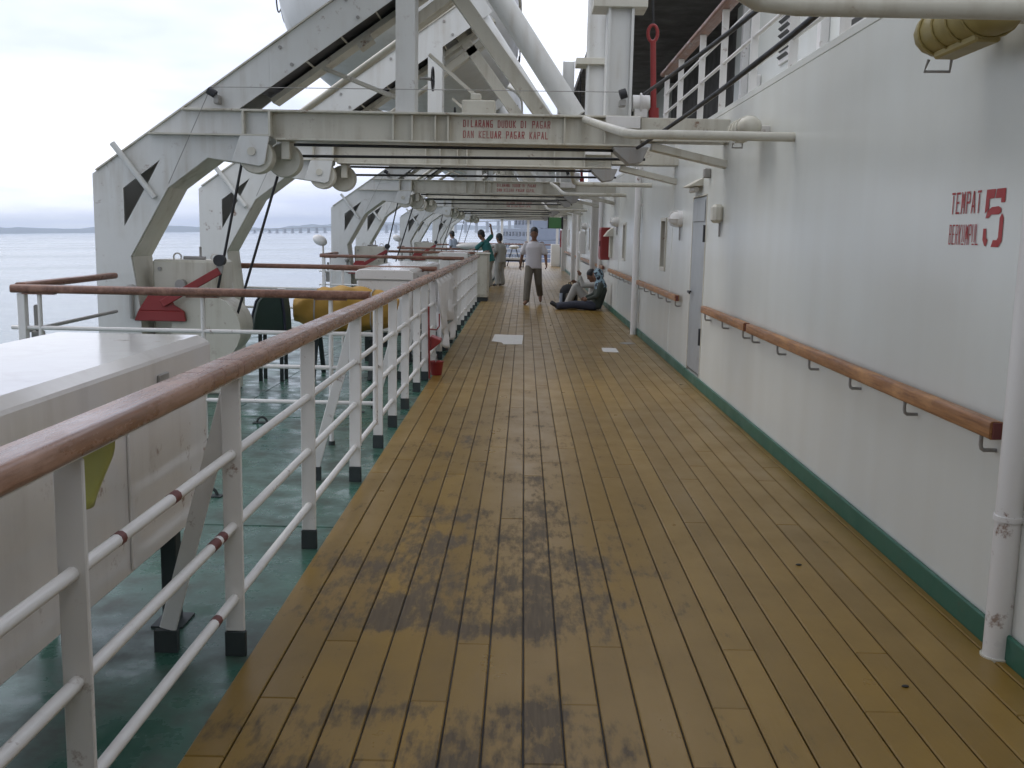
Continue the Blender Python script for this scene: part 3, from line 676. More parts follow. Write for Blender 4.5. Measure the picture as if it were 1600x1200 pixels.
    child(MB().bx(-.62, -.30, y+.08, y+.40, 2.723, 2.86).bx(-.54, -.44, y+.14, y+.3, 2.861, 2.93), 'limit_switch_box', M_beige, r, bevel=.012)
    child(MB().tube([(-.98, y+.5+.0, 3.10+.0)] + [(-.93, y+.46+.11*math.cos(a*math.pi/8), 3.10+.11*math.sin(a*math.pi/8)) for a in range(17)], .010, 6, False), 'hand_wheel', M_black, r, smooth=50)
    child(MB().tube([(-1.06, y+.46, 3.10), (-.93, y+.46, 3.10)], .014, 8), 'wheel_shaft', M_steel, r, smooth=50)
    # transverse beam: web, flanges, stiffeners
    BX0, BX1 = -2.43, 1.08
    child(MB().bx(BX0+.001, BX1, y+.03, y+.05, 2.465, 2.70), 'beam_web', M_beige, r)
    child(MB().bx(-3.25, BX1, y-.06, y+.30, 2.701, 2.722), 'beam_top_flange', M_beige, r, bevel=.004)
    child(MB().bx(BX0+.05, BX1, y-.03, y+.30, 2.444, 2.464), 'beam_bottom_flange', M_beige, r, bevel=.004)
    child(MB().bx(-3.58, BX0, y-.075, y-.001, 2.475, 2.49), 'plate_ledge', M_beige, r)
    child(MB().bx(BX0+.05, BX1-.05, y+.24, y+.29, 2.465, 2.70), 'beam_rear_web', M_beige, r)
    for x in (-1.26, -1.08, -.86, -.74, .36, .74): child(MB().bx(x-.008, x+.008, y-.028, y+.029, 2.466, 2.70), 'stiffener', M_beige, r)
    child(MB().tube([(BX0+.2, y+.12, 2.415), (BX1-.1, y+.12, 2.415)], .014, 8).tube([(BX0+.15, y+.42, 2.33), (BX1+.1, y+.42, 2.36)], .014, 8), 'fall_wire', M_black, r, smooth=50)
    # sheaves and their cheek plate
    br_ = child(MB().prism([(-2.70, 2.474), (-2.42, 2.474), (-2.47, 2.22), (-2.52, 2.195), (-2.78, 2.235)], y-.075, y-.055), 'sheave_cheek', M_davit, r, bevel=.004)
    child(MB().bx(-2.43, -2.41, y-.075, y+.029, 2.475, 2.70), 'pocket_plate', M_beige, r); child(MB().bx(-2.68, -2.66, y-.075, y-.001, 2.491, 2.70), 'pocket_plate', M_beige, r)
    child(MB().cyl((-2.59, y-.09, 2.33), (-2.59, y-.056, 2.33), .04, 12), 'pin', M_beige, r, smooth=40)
    for yy, x, z in ((y-.04, -2.56, 2.29), (y+.16, -2.34, 2.27)):
        n = 28; rings = []
        for q, rr in ((0, .155), (.015, .165), (.05, .135), (.09, .135), (.125, .165), (.14, .155)):
            rings.append([(x + rr*math.cos(2*math.pi*j/n), yy+q, z + rr*math.sin(2*math.pi*j/n)) for j in range(n)])
        child(MB().loft(rings), 'sheave', M_beige, r, smooth=40)
    child(MB().bx(-2.34, -2.26, y+.05, y+.31, 2.27, 2.443), 'sheave_hanger', M_beige, r, bevel=.006)
    if winch_wires:
        child(MB().tube([(-2.71, y+.03, 2.24), (-3.10, y+.18, .62)], .0135, 8).tube([(-2.42, y+.23, 2.12), (-2.90, y+.26, .60)], .0135, 8), 'winch_wire', M_black, r, smooth=50)
    # slanting rod, rollers, trip wire
    child(MB().tube([(-3.915, y-.06, 2.385), (-3.54, y-.03, 1.885)], .028, 10), 'rod', M_davit, r, smooth=50)
    child(MB().cyl((-2.98, y-.10, 2.88), (-2.91, y-.10, 2.84), .036, 12), 'roller', M_black, r, smooth=40)
    child(MB().bx(-2.93, -2.88, y-.11, y-.001, 2.76, 2.84), 'roller_bracket', M_steel, r, bevel=.006)
    child(MB().tube([(-2.96, y-.10, 2.91), (.86, y-.10, 2.93)], .004, 5).tube([(-2.98, y-.10, 2.85), (-3.40, y-.03, 2.02)], .004, 5), 'trip_wire', M_steel, r)
    # columns and diagonal
    child(MB().bx(-1.24, -1.06, y+.0, y+.018, 2.723, 4.22).bx(-1.155, -1.143, y+.019, y+.30, 2.723, 4.2).bx(-1.24, -1.06, y+.301, y+.32, 2.723, 4.2), 'arm_column', M_davit, r)
    child(MB().tube([(.47, y+.14, 2.72), (-.72, y+.14, 4.44)], .105, 18), 'diagonal_tube', M_davit, r, smooth=40)
    child(MB().bx(.74, .765, y-.02, y+.28, 2.723, 5.2).bx(.766, .955, y+.03, y+.05, 2.723, 5.2).bx(.956, .981, y-.02, y+.28, 2.723, 5.2).bx(.7655, .955, y+.25, y+.27, 2.723, 5.2), 'deck_column', M_davit, r)
    child(MB().bx(.60, 1.1, y-.05, y+.3, 3.70, 3.78), 'column_tie', M_beige, r, bevel=.006)
    child(MB().cyl((.86, y-.13, 2.90), (.92, y-.13, 2.92), .045, 14), 'roller', M_black, r, smooth=40)
    child(MB().bx(.86, .92, y-.14, y-.021, 2.80, 2.86), 'roller_bracket', M_steel, r, bevel=.006)
    child(MB().cyl((1.0, y+.08, 2.855), (1.16, y+.08, 2.855), .075, 18).cyl((1.07, y+.08, 2.855), (1.085, y+.08, 2.855), .095, 18).bx(1.02, 1.14, y+.03, y+.13, 2.723, 2.80), 'wire_drum', M_white, r, smooth=40)
    # stub to the wall and knee
    child(MB().bx(1.081, WALL+.02, y+.0, y+.30, 2.50, 2.715), 'wall_stub', M_beige, r, bevel=.004)
    child(MB().bar((1.20, y+.15, 2.46), (WALL+.02, y+.15, 2.30), .16, .07), 'knee', M_beige, r, bevel=.006)
    child(MB().bx(.74, 1.06, y-.13, y-.062, 2.60, 2.71), 'corner_box', M_white, r, bevel=.004)
    child(MB().prism([(.82, 2.443), (1.16, 2.443), (1.10, 2.30), (.98, 2.28), (.84, 2.40)], y-.02, y+.22), 'lead_block', M_steel, r, bevel=.006)
    # gripe: red turnbuckle and chain
    child(MB().tube([(1.20, y+.06, 2.80), (1.17, y+.06, 3.42)], .028, 10).tube([(1.205, y+.06, 2.716), (1.20, y+.06, 2.81)], .05, 10), 'turnbuckle', M_red, r, smooth=40)
    mb = MB(); n = 16
    mb.tube([(1.165 + .045*math.cos(2*math.pi*j/n), y+.06, 3.49 + .075*math.sin(2*math.pi*j/n)) for j in range(n+1)], .017, 8, False)
    child(mb, 'shackle', M_red, r, smooth=50)
    child(MB().tube([(1.165, y+.06, 3.55), (1.10, y+.06, 5.0)], .012, 8), 'gripe_wire', M_black, r, smooth=50)
    if text:
        f = lambda u, v, k: (-.60 + u, y + .027 - k, v)
        M_ = M_redfade
        child(lay(text_mesh('DILARANG DUDUK DI PAGAR', .83, .068, .0085, .25), lambda u, v, k: (-.60+u, y+.0275-k, 2.600+v)), 'stencil_line', M_, r)['kind'] = 'stuff'
        child(lay(text_mesh('DAN KELUAR PAGAR KAPAL', .81, .068, .0085, .25), lambda u, v, k: (-.60+u, y+.0275-k, 2.500+v)), 'stencil_line', M_, r)['kind'] = 'stuff'
    return r
davit(9.75, 'nearest white lifeboat davit spanning the deck, its beam lettered in faded red', True, True)
davit(12.92, 'second white lifeboat davit, close behind the nearest lettered one', False, False)
davit(21.75, 'third lifeboat davit, whose lettered beam crosses the middle distance', True, True)
davit(24.92, 'fourth lifeboat davit, close behind the third one', False, False)
davit(33.75, 'fifth lifeboat davit, beyond the walking man', True, True)
davit(36.92, 'sixth lifeboat davit, close behind the fifth one', False, False)
davit(45.75, 'seventh lifeboat davit, near the far end of the deck', False, True)
davit(48.92, 'farthest lifeboat davit, at the end of the row', False, False)

# bent pipes from beams to the wall
def bent_pipe(y, sgn, lab, zz=2.36, xb=.80):
    yb = y - sgn * 2.35; p = []
    mb = MB().tube([(.55, yb+sgn*2.3, 2.68), (.64, yb+sgn*1.2, zz+.18), (.70, yb+sgn*.40, zz+.06), (.735, yb+sgn*.15, zz+.02), (.80, yb+sgn*.03, zz), (.92, yb, zz), (WALL+.02, yb, zz)], .034, 14)
    o = mb.build('bent_pipe', M_beige, smooth=60); tag(o, lab, 'pipe', 'bent pipes between davit beams and the wall'); return o
bent_pipe(9.75, 1, 'bent cream pipe from the nearest lettered beam to the wall', 2.33)
bent_pipe(21.75, 1, 'bent pipe from the third davit to the wall, in the middle distance', 2.38)
bent_pipe(13.2, -1, 'bent pipe behind the second davit, reaching the wall', 2.38)
bent_pipe(33.75, 1, 'far bent pipe from the fifth davit to the wall', 2.38)
o = MB().tube([(.30, -.35, 2.93), (.48, 2.2, 2.64), (.64, 3.35, 2.47), (.70, 3.56, 2.44), (.80, 3.68, 2.425), (.95, 3.72, 2.42), (WALL+.02, 3.72, 2.42)], .036, 16).build('bent_pipe', M_beige, smooth=60)
tag(o, 'nearest bent cream pipe crossing the top right corner to the wall', 'pipe', 'bent pipes between davit beams and the wall')

# hydraulic hoses running forward beside the wall
for i, (p, q, lab) in enumerate((((1.05, 9.70, 2.43), (1.62, 1.2, 3.02), 'lower black wire rope running along the wall top from the nearest davit'), ((1.10, 9.73, 2.93), (1.60, 1.2, 3.10), 'upper black wire rope running along the wall top from the nearest davit'))):
    a, c = Vector(p), Vector(q); pts = [a.lerp(c, t/8) - Vector((0, 0, .10*math.sin(math.pi*t/8))) for t in range(9)]
    tag(MB().tube(pts, .016, 8).build('wire_rope', M_black, smooth=60), lab, 'wire rope', 'black ropes near the wall top')

# ------------------------------------------------------------------ lifeboats
def lifeboat(yc, lab):
    r = empty('lifeboat', (-1.95, yc, 3.85)); tag(r, lab, 'lifeboat', 'lifeboats stowed over the deck')
    n = 33; HLn = 3.95; rings = []; secs = 13
    def half(t): return 1.80 * max(.03, (1 - abs(t)**5)) ** .55
    def station(t, s):     # s -1..1 around hull from port gunwale to keel to starboard gunwale
        b_ = half(t); kz = 3.80 + .55 * abs(t) ** 3.2; gz = 5.15 + .28 * t * t
        a = abs(s); x = b_ * math.sin(a * math.pi/2) ** .48; z = kz + (gz - kz) * (1 - math.cos(a * math.pi/2)) ** 1.05
        return (-1.95 + math.copysign(x, s), yc + t*HLn, z)
    for i in range(n):
        t = -1 + 2*i/(n-1); rings.append([station(t, -1 + 2*j/(secs*2)) for j in range(secs*2+1)])
    mb = MB(); m = secs*2+1
    for q in rings: mb.v += q
    for i in range(n-1):
        for j in range(m-1): mb.f.append((i*m+j, i*m+j+1, (i+1)*m+j+1, (i+1)*m+j))
    child(mb, 'hull', M_hull, r, smooth=50)
    # canopy
    mb = MB(); k = 10
    for i in range(n):
        t = -1 + 2*i/(n-1); b_ = half(t)*.97; gz = 5.15 + .28*t*t
        for j in range(k+1):
            a = math.pi * j / k; mb.v.append((-1.95 - b_*math.cos(a), yc + t*HLn, gz + .75*math.sin(a)*(1-abs(t)**3)**.5 if abs(t) < 1 else gz))
    for i in range(n-1):
        for j in range(k): mb.f.append((i*(k+1)+j, i*(k+1)+j+1, (i+1)*(k+1)+j+1, (i+1)*(k+1)+j))
    child(mb, 'canopy', M_beige, r, smooth=50)
    for sd in (-1, 1):
        child(MB().tube([station(-1+2*i/24, sd) for i in range(25)], .045, 8), 'rubbing_strake', M_beige, r, smooth=50)
        pts = []
        for i in range(121):
            t = -.95 + 1.9*i/120; p = station(t, sd*.86); pts.append((p[0] + sd*.03, p[1], p[2] - .13*abs(math.sin(i*math.pi/10))))
        child(MB().tube(pts, .011, 6), 'grab_line', M_black, r, smooth=50)
    child(MB().bar((-1.95, yc-2.9, 3.97), (-1.95, yc+2.9, 3.97), .07, .14), 'keel', M_hull, r)
    for t in (-.86, .86): child(MB().tube([(-1.95, yc+t*HLn, 4.6), (-1.0, yc+t*HLn*1.10, 5.6)], .02, 8).bx(-1.5, -1.3, yc+t*HLn-.1, yc+t*HLn+.1, 5.1, 5.6), 'lifting_hook', M_steel, r)
    return r
MB().bx(-2.75, -.75, -.299, 1.05, 2.866, 2.999).build('boat_platform', M_beige, cd_)
b0 = lifeboat(5.1, 'lifeboat stowed overhead above the near locker')
child(MB().prism([(-2.6, 3.0), (-2.6, 4.25), (-2.3, 4.05), (-1.2, 4.05), (-.9, 4.25), (-.9, 3.0)], .85, 1.0), 'chock', M_beige, b0)
lifeboat(17.65, 'nearest visible pale lifeboat stowed above the boat deck behind the second davit')
lifeboat(29.65, 'third lifeboat stowed above the deck behind the fourth davit')
lifeboat(41.65, 'farthest lifeboat stowed above the deck behind the sixth davit')

# ------------------------------------------------------------------ winches
def winch(y, lab):
    r = empty('boat_winch', (-3.2, y, -.03)); tag(r, lab, 'winch', 'boat winches beside the davit legs')
    y0 = y + .10
    child(MB().bx(-3.55, -2.90, y0, y0+.5, -.029, .34), 'pedestal', M_beige, r, bevel=.015)
    child(MB().bx(-3.68, -3.02, y0+.12, y0+.62, .345, 1.29), 'gearbox', M_beige, r, bevel=.025)
    child(MB().cyl((-3.10, y0-.02, .62), (-3.10, y0+.55, .62), .30, 26), 'drum', M_beige, r, smooth=40)
    child(MB().cyl((-3.10, y0-.06, .62), (-3.10, y0-.021, .62), .34, 26), 'drum_flange', M_beige, r, smooth=40)
    child(MB().cyl((-3.38, y0+.04, 1.05), (-3.38, y0+.119, 1.05), .05, 14), 'shaft_end', M_steel, r, smooth=40)
    for x, z in ((-3.6, .98), (-3.15, .98), (-3.6, 1.2)): child(MB().cyl((x, y0+.10, z), (x, y0+.119, z), .018, 8), 'bolt', M_steel, r, smooth=40)
    child(MB().prism([(-3.74, .80), (-3.62, .98), (-3.44, .98), (-3.40, .86), (-3.30, .80)], y0-.12, y0-.07).prism([(-3.78, .70), (-3.74, .80), (-3.30, .80), (-3.28, .70)], y0-.12, y0-.07), 'brake_bracket', M_red, r, bevel=.006)
    child(MB().bar((-3.50, y0-.14, .87), (-2.93, y0-.14, 1.20), .03, .075, (-.5, 0, .86)), 'brake_lever', M_red, r, bevel=.006)
    child(MB().ball((-3.80, y0-.12, 1.0), .055), 'weight_ball', M_steel, r, smooth=60)
    child(MB().tube([(-3.80, y0-.12, .98), (-3.80, y0-.12, .72)], .022, 8), 'weight_rod', M_steel, r, smooth=50)
    child(MB().cyl((-2.93, y0-.16, 1.30), (-2.93, y0-.08, 1.30), .055, 16), 'lever_roller', M_black, r, smooth=40)
    child(MB().bar((-2.94, y0-.12, 1.18), (-2.92, y0-.12, 1.29), .04, .06, (1, 0, 0)), 'lever_head', M_steel, r)
    for x in (-3.5, -3.12): child(MB().tube([(x + .04*math.cos(a*math.pi/6), y0+.35, 1.31 + .04*math.sin(a*math.pi/6)) for a in range(-2, 9)], .009, 6), 'lifting_eye', M_white, r, smooth=50)
    child(MB().tube([(-3.42, y0+.3, 1.305), (-3.2, y0+.3, 1.305)], .02, 8).cyl((-3.25, y0+.3, 1.29), (-3.25, y0+.3, 1.42), .012, 8), 'breather', M_steel, r, smooth=50)
    return r
winch(9.75, 'cream boat winch with a red brake lever at the foot of the nearest davit')
winch(21.75, 'second boat winch with red lever behind the third cross railing')
winch(33.75, 'third boat winch near the fifth davit leg')

# ------------------------------------------------------------------ lockers
def locker(y0, y1, lab):
    r = empty('deck_locker', (-1.7, (y0+y1)/2, -.03)); tag(r, lab, 'locker', 'white lockers on legs beside the railing')
    x0, x1 = -2.06, -1.35
    child(MB().bx(x0+.015, x1-.015, y0+.015, y1-.015, .37, 1.02), 'body', M_locker, r, bevel=.02)
    child(MB().prism([(x0, 1.022), (x1, 1.022), (x1, 1.115), (x1-.05, 1.145), (x0+.05, 1.145), (x0, 1.115)], y0, y1), 'lid', M_locker, r, bevel=.008)
    for zz in (.55,): child(MB().bx(x1-.0145, x1-.006, y0+.03, y1-.03, zz, zz+.012), 'seam_strip', M_locker, r)
    for yy in [y0 + .35 + (y1-y0-.7) * i / 2 for i in range(3)]:
        for x in (x1-.12, x0+.06): child(MB().bx(x, x+.065, yy, yy+.065, -.029, .369), 'leg', M_foot, r, bevel=.004)
        child(MB().bx(x1-.15, x1-.02, yy-.05, yy+.11, -.0295, -.020), 'foot_plate', M_foot, r)
    for yy in [y0 + .6 + (y1-y0-1.2) * i / 2 for i in range(3)]:
        child(MB().bx(x1+.001, x1+.012, yy-.05, yy+.05, .98, 1.06), 'hasp', M_steel, r, bevel=.003)
        child(MB().cyl((x0-.012, yy-.06, 1.02), (x0-.012, yy+.06, 1.02), .014, 8), 'hinge', M_steel, r, smooth=40)
    for yy in (y0+.9, (y0+y1)/2, y1-.9): child(MB().bx(x1-.0145, x1-.004, yy-.02, yy+.02, .40, .99), 'panel_rib', M_locker, r, bevel=.003)
    return r
locker(.3, 4.32, 'big white locker with a wet shiny lid behind the near railing')
locker(12.35, 16.3, 'second white locker, behind the yellow covered raft')
locker(24.4, 28.3, 'third white locker, far along the boat deck')

# ------------------------------------------------------------------ raft, canvas cover, fittings
rf = empty('covered_raft', (-2.0, 11.3, -.03)); tag(rf, 'round liferaft canister under a wrinkled yellow cover behind the cross railing', 'liferaft')
n = 36; rings = []; ns = 27
def raft_pt(t, a, k=1.0):
    x = -2.56 + 1.16*t; s_ = min(1, (math.sin(math.pi*min(max(t, .03), .97)))**.28)
    wr = 1 + .045*math.sin(3*a+6*t) + .05*math.sin(31*t+2.5*math.sin(2*a)) + .03*math.sin(9*a+17*t)
    cz = math.copysign(abs(math.sin(a))**.75, math.sin(a)); cy = math.copysign(abs(math.cos(a))**.75, math.cos(a))
    return (x, 11.3 + .25*s_*wr*k*cy, .73 + .25*s_*wr*k*cz)
for i in range(ns): rings.append([raft_pt(i/(ns-1), 2*math.pi*j/n) for j in range(n)])
child(MB().loft(rings), 'cover', M_yellow, rf, smooth=60)
for t in (.22, .76):
    x = -2.56 + 1.16*t
    child(MB().bar((x, 11.0, -.03), (x, 11.25, .50), .045, .045, (1, 0, 0)).bar((x, 11.6, -.03), (x, 11.35, .50), .045, .045, (1, 0, 0)).bx(x-.03, x+.03, 11.05, 11.55, .42, .48), 'cradle', M_foot, rf)
    child(MB().tube([raft_pt(t, 2*math.pi*j/36, 1.02) for j in range(37)], .009, 6, False), 'lashing', M_steel, rf, smooth=60)
cv = empty('canvas_hood', (-2.70, 10.9, -.03)); tag(cv, 'dark green canvas hood with a rounded top, left of the yellow raft', 'canvas cover')
arch = [(-2.92, .50), (-2.89, .70), (-2.85, .84), (-2.78, .93), (-2.69, .965), (-2.61, .95), (-2.57, .88), (-2.55, .72), (-2.54, .50)]
child(MB().prism(arch, 10.74, 11.05), 'hood', M_canvas, cv, bevel=.03)
child(MB().tube([(x-.004, 10.735, z) for x, z in arch], .014, 6), 'hem', M_navy, cv, smooth=60)
for x in (-2.85, -2.62):
    for yy in (10.78, 10.98): child(MB().bx(x, x+.035, yy, yy+.035, -.03, .505), 'stand_leg', M_foot, cv)
child(MB().bx(-2.66, -2.58, 10.85, 10.93, .945, .975), 'handle_patch', M_white, cv)

# flood lamps on the ship side
for y, lab in ((19.75, 'white rounded lamp head hanging over the ship side by the third davit'), (31.8, 'far white rounded lamp head over the ship side')):
    l = empty('side_lamp', (-4.0, y, 1.3)); tag(l, lab, 'lamp', 'lamps over the ship side')
    child(MB().ball((-3.98, y, 1.42), .15, .11, .10, 16, 10, Matrix.Rotation(R(25), 3, 'Y')), 'lamp_head', M_white, l, smooth=60)
    child(MB().tube([(-3.92, y, -.03), (-3.92, y, 1.40)], .022, 8), 'arm', M_white, l, smooth=50)

# cream cabinet at the end of the middle railing
cb = empty('deck_cabinet', (-.98, 24.5, 0)); tag(cb, 'cream upright cabinet standing at the end of the middle railing', 'cabinet')
child(MB().bx(-1.14, -.84, 24.15, 24.95, .10, 1.12), 'body', M_beige, cb, bevel=.01)
child(MB().bx(-1.17, -.81, 24.12, 24.98, 1.121, 1.15), 'top', M_beige, cb, bevel=.006)
child(MB().bx(-1.11, -.87, 24.132, 24.149, .16, 1.07), 'cabinet_door', M_beige, cb, bevel=.004)
child(MB().bx(-1.12, -.86, 24.2, 24.9, -.03, .099), 'plinth', M_foot, cb)

# white sheet hung over the railing, red bucket and pole
n, m = 30, 26; mb = MB()
for side in (0, 1):
    pass
for i in range(n+1):
    yy = 11.95 + 2.3*i/n
    for j in range(m+1):
        t = j/m; L_ = .90*(1 - .35*math.sin(i*.23+.4)**2*(t > .5))
        if t < .04: x = RAILX + .045 + .01*t; z = 1.05
        else:
            q = (t-.04)/.96; x = RAILX + .062 + .03*math.sin(i*.9+3*q) + .035*math.sin(i*1.7)*q + .03*q; z = 1.04 - q*L_
        mb.v.append((x, yy + .05*math.sin(j*.5+i*.4)*t, z))
for i in range(n):
    for j in range(m): mb.f.append((i*(m+1)+j, i*(m+1)+j+1, (i+1)*(m+1)+j+1, (i+1)*(m+1)+j))
o = mb.build('hanging_sheet', M_cloth, smooth=60); sm = o.modifiers.new('s', 'SOLIDIFY'); sm.thickness = .004
tag(o, 'pale crumpled sheet hung over the middle railing above the red bucket', 'sheet')
bk = empty('red_bucket', (-.94, 11.3, 0)); tag(bk, 'red bucket standing on the deck edge by the middle railing', 'bucket')
rings = []
for z, rr in ((.001, .06), (.08, .072), (.145, .082), (.15, .088), (.158, .088), (.145, .076), (.03, .055)): rings.append([(-.97 + rr*math.cos(2*math.pi*j/24), 11.35 + rr*math.sin(2*math.pi*j/24), z) for j in range(24)])
child(MB().loft(rings), 'bucket_body', M_red, bk, smooth=40)
child(MB().tube([(-.97, 11.35 + .083*math.cos(a*math.pi/10), .15 + .09*math.sin(a*math.pi/10)) for a in range(11)], .005, 6), 'bail_handle', M_steel, bk, smooth=50)
pl = empty('red_pole', (-1.0, 11.1, 0)); tag(pl, 'thin red pole with a red dustpan leaning on the middle railing', 'pole')
child(MB().tube([(-1.02, 11.05, .0), (-1.035, 11.06, .80)], .011, 8), 'pole', M_red, pl, smooth=50)
child(MB().tube([(-1.03, 11.06, .55), (-.95, 11.1, .54), (-.92, 11.1, .58), (-.92, 11.1, .72)], .008, 6), 'hook', M_red, pl, smooth=50)
child(MB().prism([(-1.02, .30), (-.90, .40), (-.90, .43), (-1.02, .47)], 11.08, 11.3), 'dustpan', M_red, pl, bevel=.01)
# yellow-green bag hanging under the near handrail
mb = MB(); n = 10
for i in range(n+1):
    for j in range(n+1):
        u, v = i/n, j/n; mb.v.append((RAILX - .075 - .02*math.sin(v*3+u*4) - .02*v, 2.56 + .17*u + .02*math.sin(v*5), 1.04 - .19*v*(1 - .25*(u-.5)**2)))
for i in range(n):
    for j in range(n): mb.f.append((i*(n+1)+j, i*(n+1)+j+1, (i+1)*(n+1)+j+1, (i+1)*(n+1)+j))
o = mb.build('plastic_bag', M_plastic, smooth=60); sm = o.modifiers.new('s', 'SOLIDIFY'); sm.thickness = .012; sm.offset = 0
tag(o, 'yellow-green plastic bag tucked under the nearest handrail', 'bag')
# litter
def sheet(pts, lab, mat=M_paper, nm='paper_sheet'):
    mb = MB(); k = len(pts); mb.add([(x, y, .0015) for x, y in pts] + [(x, y, .0045) for x, y in pts], [tuple(range(k))[::-1], tuple(range(k, 2*k))] + [(i, (i+1) % k, (i+1) % k + k, i+k) for i in range(k)])
    tag(mb.build(nm, mat), lab, 'paper', None)
sheet([(-.46, 15.1), (-.30, 14.95), (-.27, 14.7), (.0, 14.75), (.02, 16.1), (-.44, 16.15)], 'larger torn white sheet lying on the deck planks in front of the walking man')
sheet([(1.14, 14.0), (1.36, 13.95), (1.36, 14.5), (1.15, 14.5)], 'small white paper lying on the deck planks near the wall')
o = MB().cyl((1.60, 15.2, .0), (1.60, 15.2, .006), .12, 20).build('deck_plug', M_steel); tag(o, 'flat round metal plug in the deck by the wall pipe', 'plug')
for x, y, s, lab in ((1.40, 4.83, .016, 'dark scrap of litter on the planks nearer the middle right'), (1.42, 3.47, .014, 'dark scrap of litter on the planks in the lower right')):
    tag(MB().ball((x, y, .004), s, s*.6, .005, 8, 5).build('litter_scrap', M_black, smooth=60), lab, 'litter', 'scraps on the planks')

# ------------------------------------------------------------------ far end of the deck
sf = empty('awning_frame', (0, YEND-3, 0)); tag(sf, 'white awning frame of beams and posts across the far end of the deck', 'frame')
for x in (-4.0, -1.25, .22, 1.86): child(MB().bx(x-.07, x+.07, YEND-3.07, YEND-2.93, -.029, 2.42), 'post', M_white, sf, bevel=.008)
child(MB().bx(-4.2, 4, YEND-3.2, YEND-2.8, 2.421, 2.72), 'beam', M_beige, sf, bevel=.008)
er = empty('end_railing', (0, YEND-.6, 0)); tag(er, 'dark-topped railing closing off the far end of the deck', 'railing')
mb = MB(); rail_along(mb, (-4.1, YEND-.6, 1.05), (1.9, YEND-.6, 1.05), .12, .07); child(mb, 'handrail', M_rail3, er, smooth=40)
for i in range(7): child(MB().bx(-4.05+i*.98-.03, -4.05+i*.98+.03, YEND-.61, YEND-.59, -.03, 1.014), 'post', M_white, er)
for zz in (.25, .52, .78): child(MB().tube([(-4.1, YEND-.6, zz), (1.9, YEND-.6, zz)], .02, 8), 'rail', M_white, er, smooth=50)
tr = empty('deck_stand', (-.55, 52, 0)); tag(tr, 'dark A-frame stand with a white cushion top far down the deck', 'stand')
for s in (-1, 1):
    child(MB().tube([(-.50+s*.34, 51.8, .01), (-.50+s*.09, 52, .92)], .026, 8).tube([(-.50+s*.34, 52.2, .01), (-.50+s*.09, 52, .92)], .026, 8), 'leg', M_black, tr, smooth=50)
child(MB().ball((-.50, 52, .98), .26, .3, .10), 'cushion', M_paper, tr, smooth=60)
bn = empty('low_bench', (-.5, 50.5, 0)); tag(bn, 'low dark bench with a white seat across the deck behind the walking man', 'bench')
child(MB().bx(-1.0, .05, 50.3, 50.75, .36, .46), 'seat', M_paper, bn, bevel=.01)
child(MB().bx(-1.02, .07, 50.29, 50.76, .28, .359), 'seat_frame', M_black, bn, bevel=.005)
for x in (-.95, -.05):
    for yy in (50.33, 50.68): child(MB().bx(x, x+.06, yy, yy+.05, .0005, .279), 'leg', M_black, bn)
gb = empty('green_box', (1.2, 42, 2.1)); tag(gb, 'green box with dark ends hung under the far beams', 'box')
child(MB().bx(.95, 1.45, 39.9, 40.3, 1.87, 2.30), 'box', M_greenbox, gb, bevel=.015)
child(MB().bx(.92, .949, 39.88, 40.32, 1.87, 2.30).bx(1.451, 1.52, 39.88, 40.32, 1.85, 2.32), 'dark_end', M_black, gb)
child(MB().bx(1.1, 1.14, 40.05, 40.1, 2.301, 2.84).bx(1.1, 2.0, 40.05, 40.1, 2.80, 2.84), 'hanger', M_steel, gb)
wc = empty('white_cabinet', (1.5, 50, 0)); tag(wc, 'white cabinet against the far end of the wall below the green box', 'cabinet')
child(MB().bx(1.42, 1.89, 52.6, 53.6, .0005, 1.15), 'body', M_white, wc, bevel=.01)
child(MB().bx(1.45, 1.86, 52.585, 52.599, .1, 1.05), 'cabinet_door', M_paper, wc)

# ships moored beyond the far end
M_blue = paint('blue_hull_paint', (.06, .10, .28), .5, (.1, .1, .12), .4, 0, 0)
M_gship = paint('grey_ship_paint', (.24, .27, .33), .5, (.25, .22, .2), .4, 0, 0)
M_win = base_mat('ship_window', (.03, .035, .05), .2)[0]
def ship(x, y, s, mats, lab, rz=0):
    r = empty('moored_ship'); tag(r, lab, 'ship', 'ships moored beyond the far end'); r.matrix_world = SEA @ Matrix.Translation((x, y, 0)) @ Matrix.Rotation(R(rz), 4, 'Z') @ Matrix.Scale(s, 4)
    def c(mb, nm, mt, p=None): return mb.build(nm, mt, p or r)
    c(MB().add([(-30,-6,-1),(26,-6,-1),(34,0,-1),(26,6,-1),(-30,6,-1),(-30,-7,7),(29,-7,7),(39,0,8.5),(29,7,7),(-30,7,7)], [(0,1,6,5),(1,2,7,6),(2,3,8,7),(3,4,9,8),(4,0,5,9),(5,6,7,8,9)]), 'hull', mats[0])
    for i, (x0, x1, z0) in enumerate(((-28, 12, 7), (-26, 8, 10), (-24, 4, 13), (-14, 2, 16))):
        d = c(MB().bx(x0, x1, -6+i*.5, 6-i*.5, z0, z0+2.9), 'superstructure_deck', mats[1])
        for k in range(int((x1-x0)/3)): c(MB().bx(x0+1+k*3, x0+2.6+k*3, -6.1+i*.5, -6.001+i*.5, z0+1, z0+2.1), 'window', M_win, d)
    c(MB().bx(-20, -15, -2.5, 2.5, 18.9, 24), 'funnel', mats[0])
    for mxp, hh in ((-4, 30), (14, 24), (24, 20)):
        c(MB().tube([(mxp, 0, 7), (mxp, 0, hh)], .35, 8).bar((mxp-3, 0, hh-4), (mxp+3, 0, hh-4), .3, .3), 'mast', mats[1])
        c(MB().tube([(mxp, 0, 9), (mxp+9, 0, hh-3)], .25, 6), 'derrick_boom', mats[1])
ship(6, 250, .95, (M_blue, M_gship), 'pale ship with a blue hull moored beyond the far end of the deck', -72)
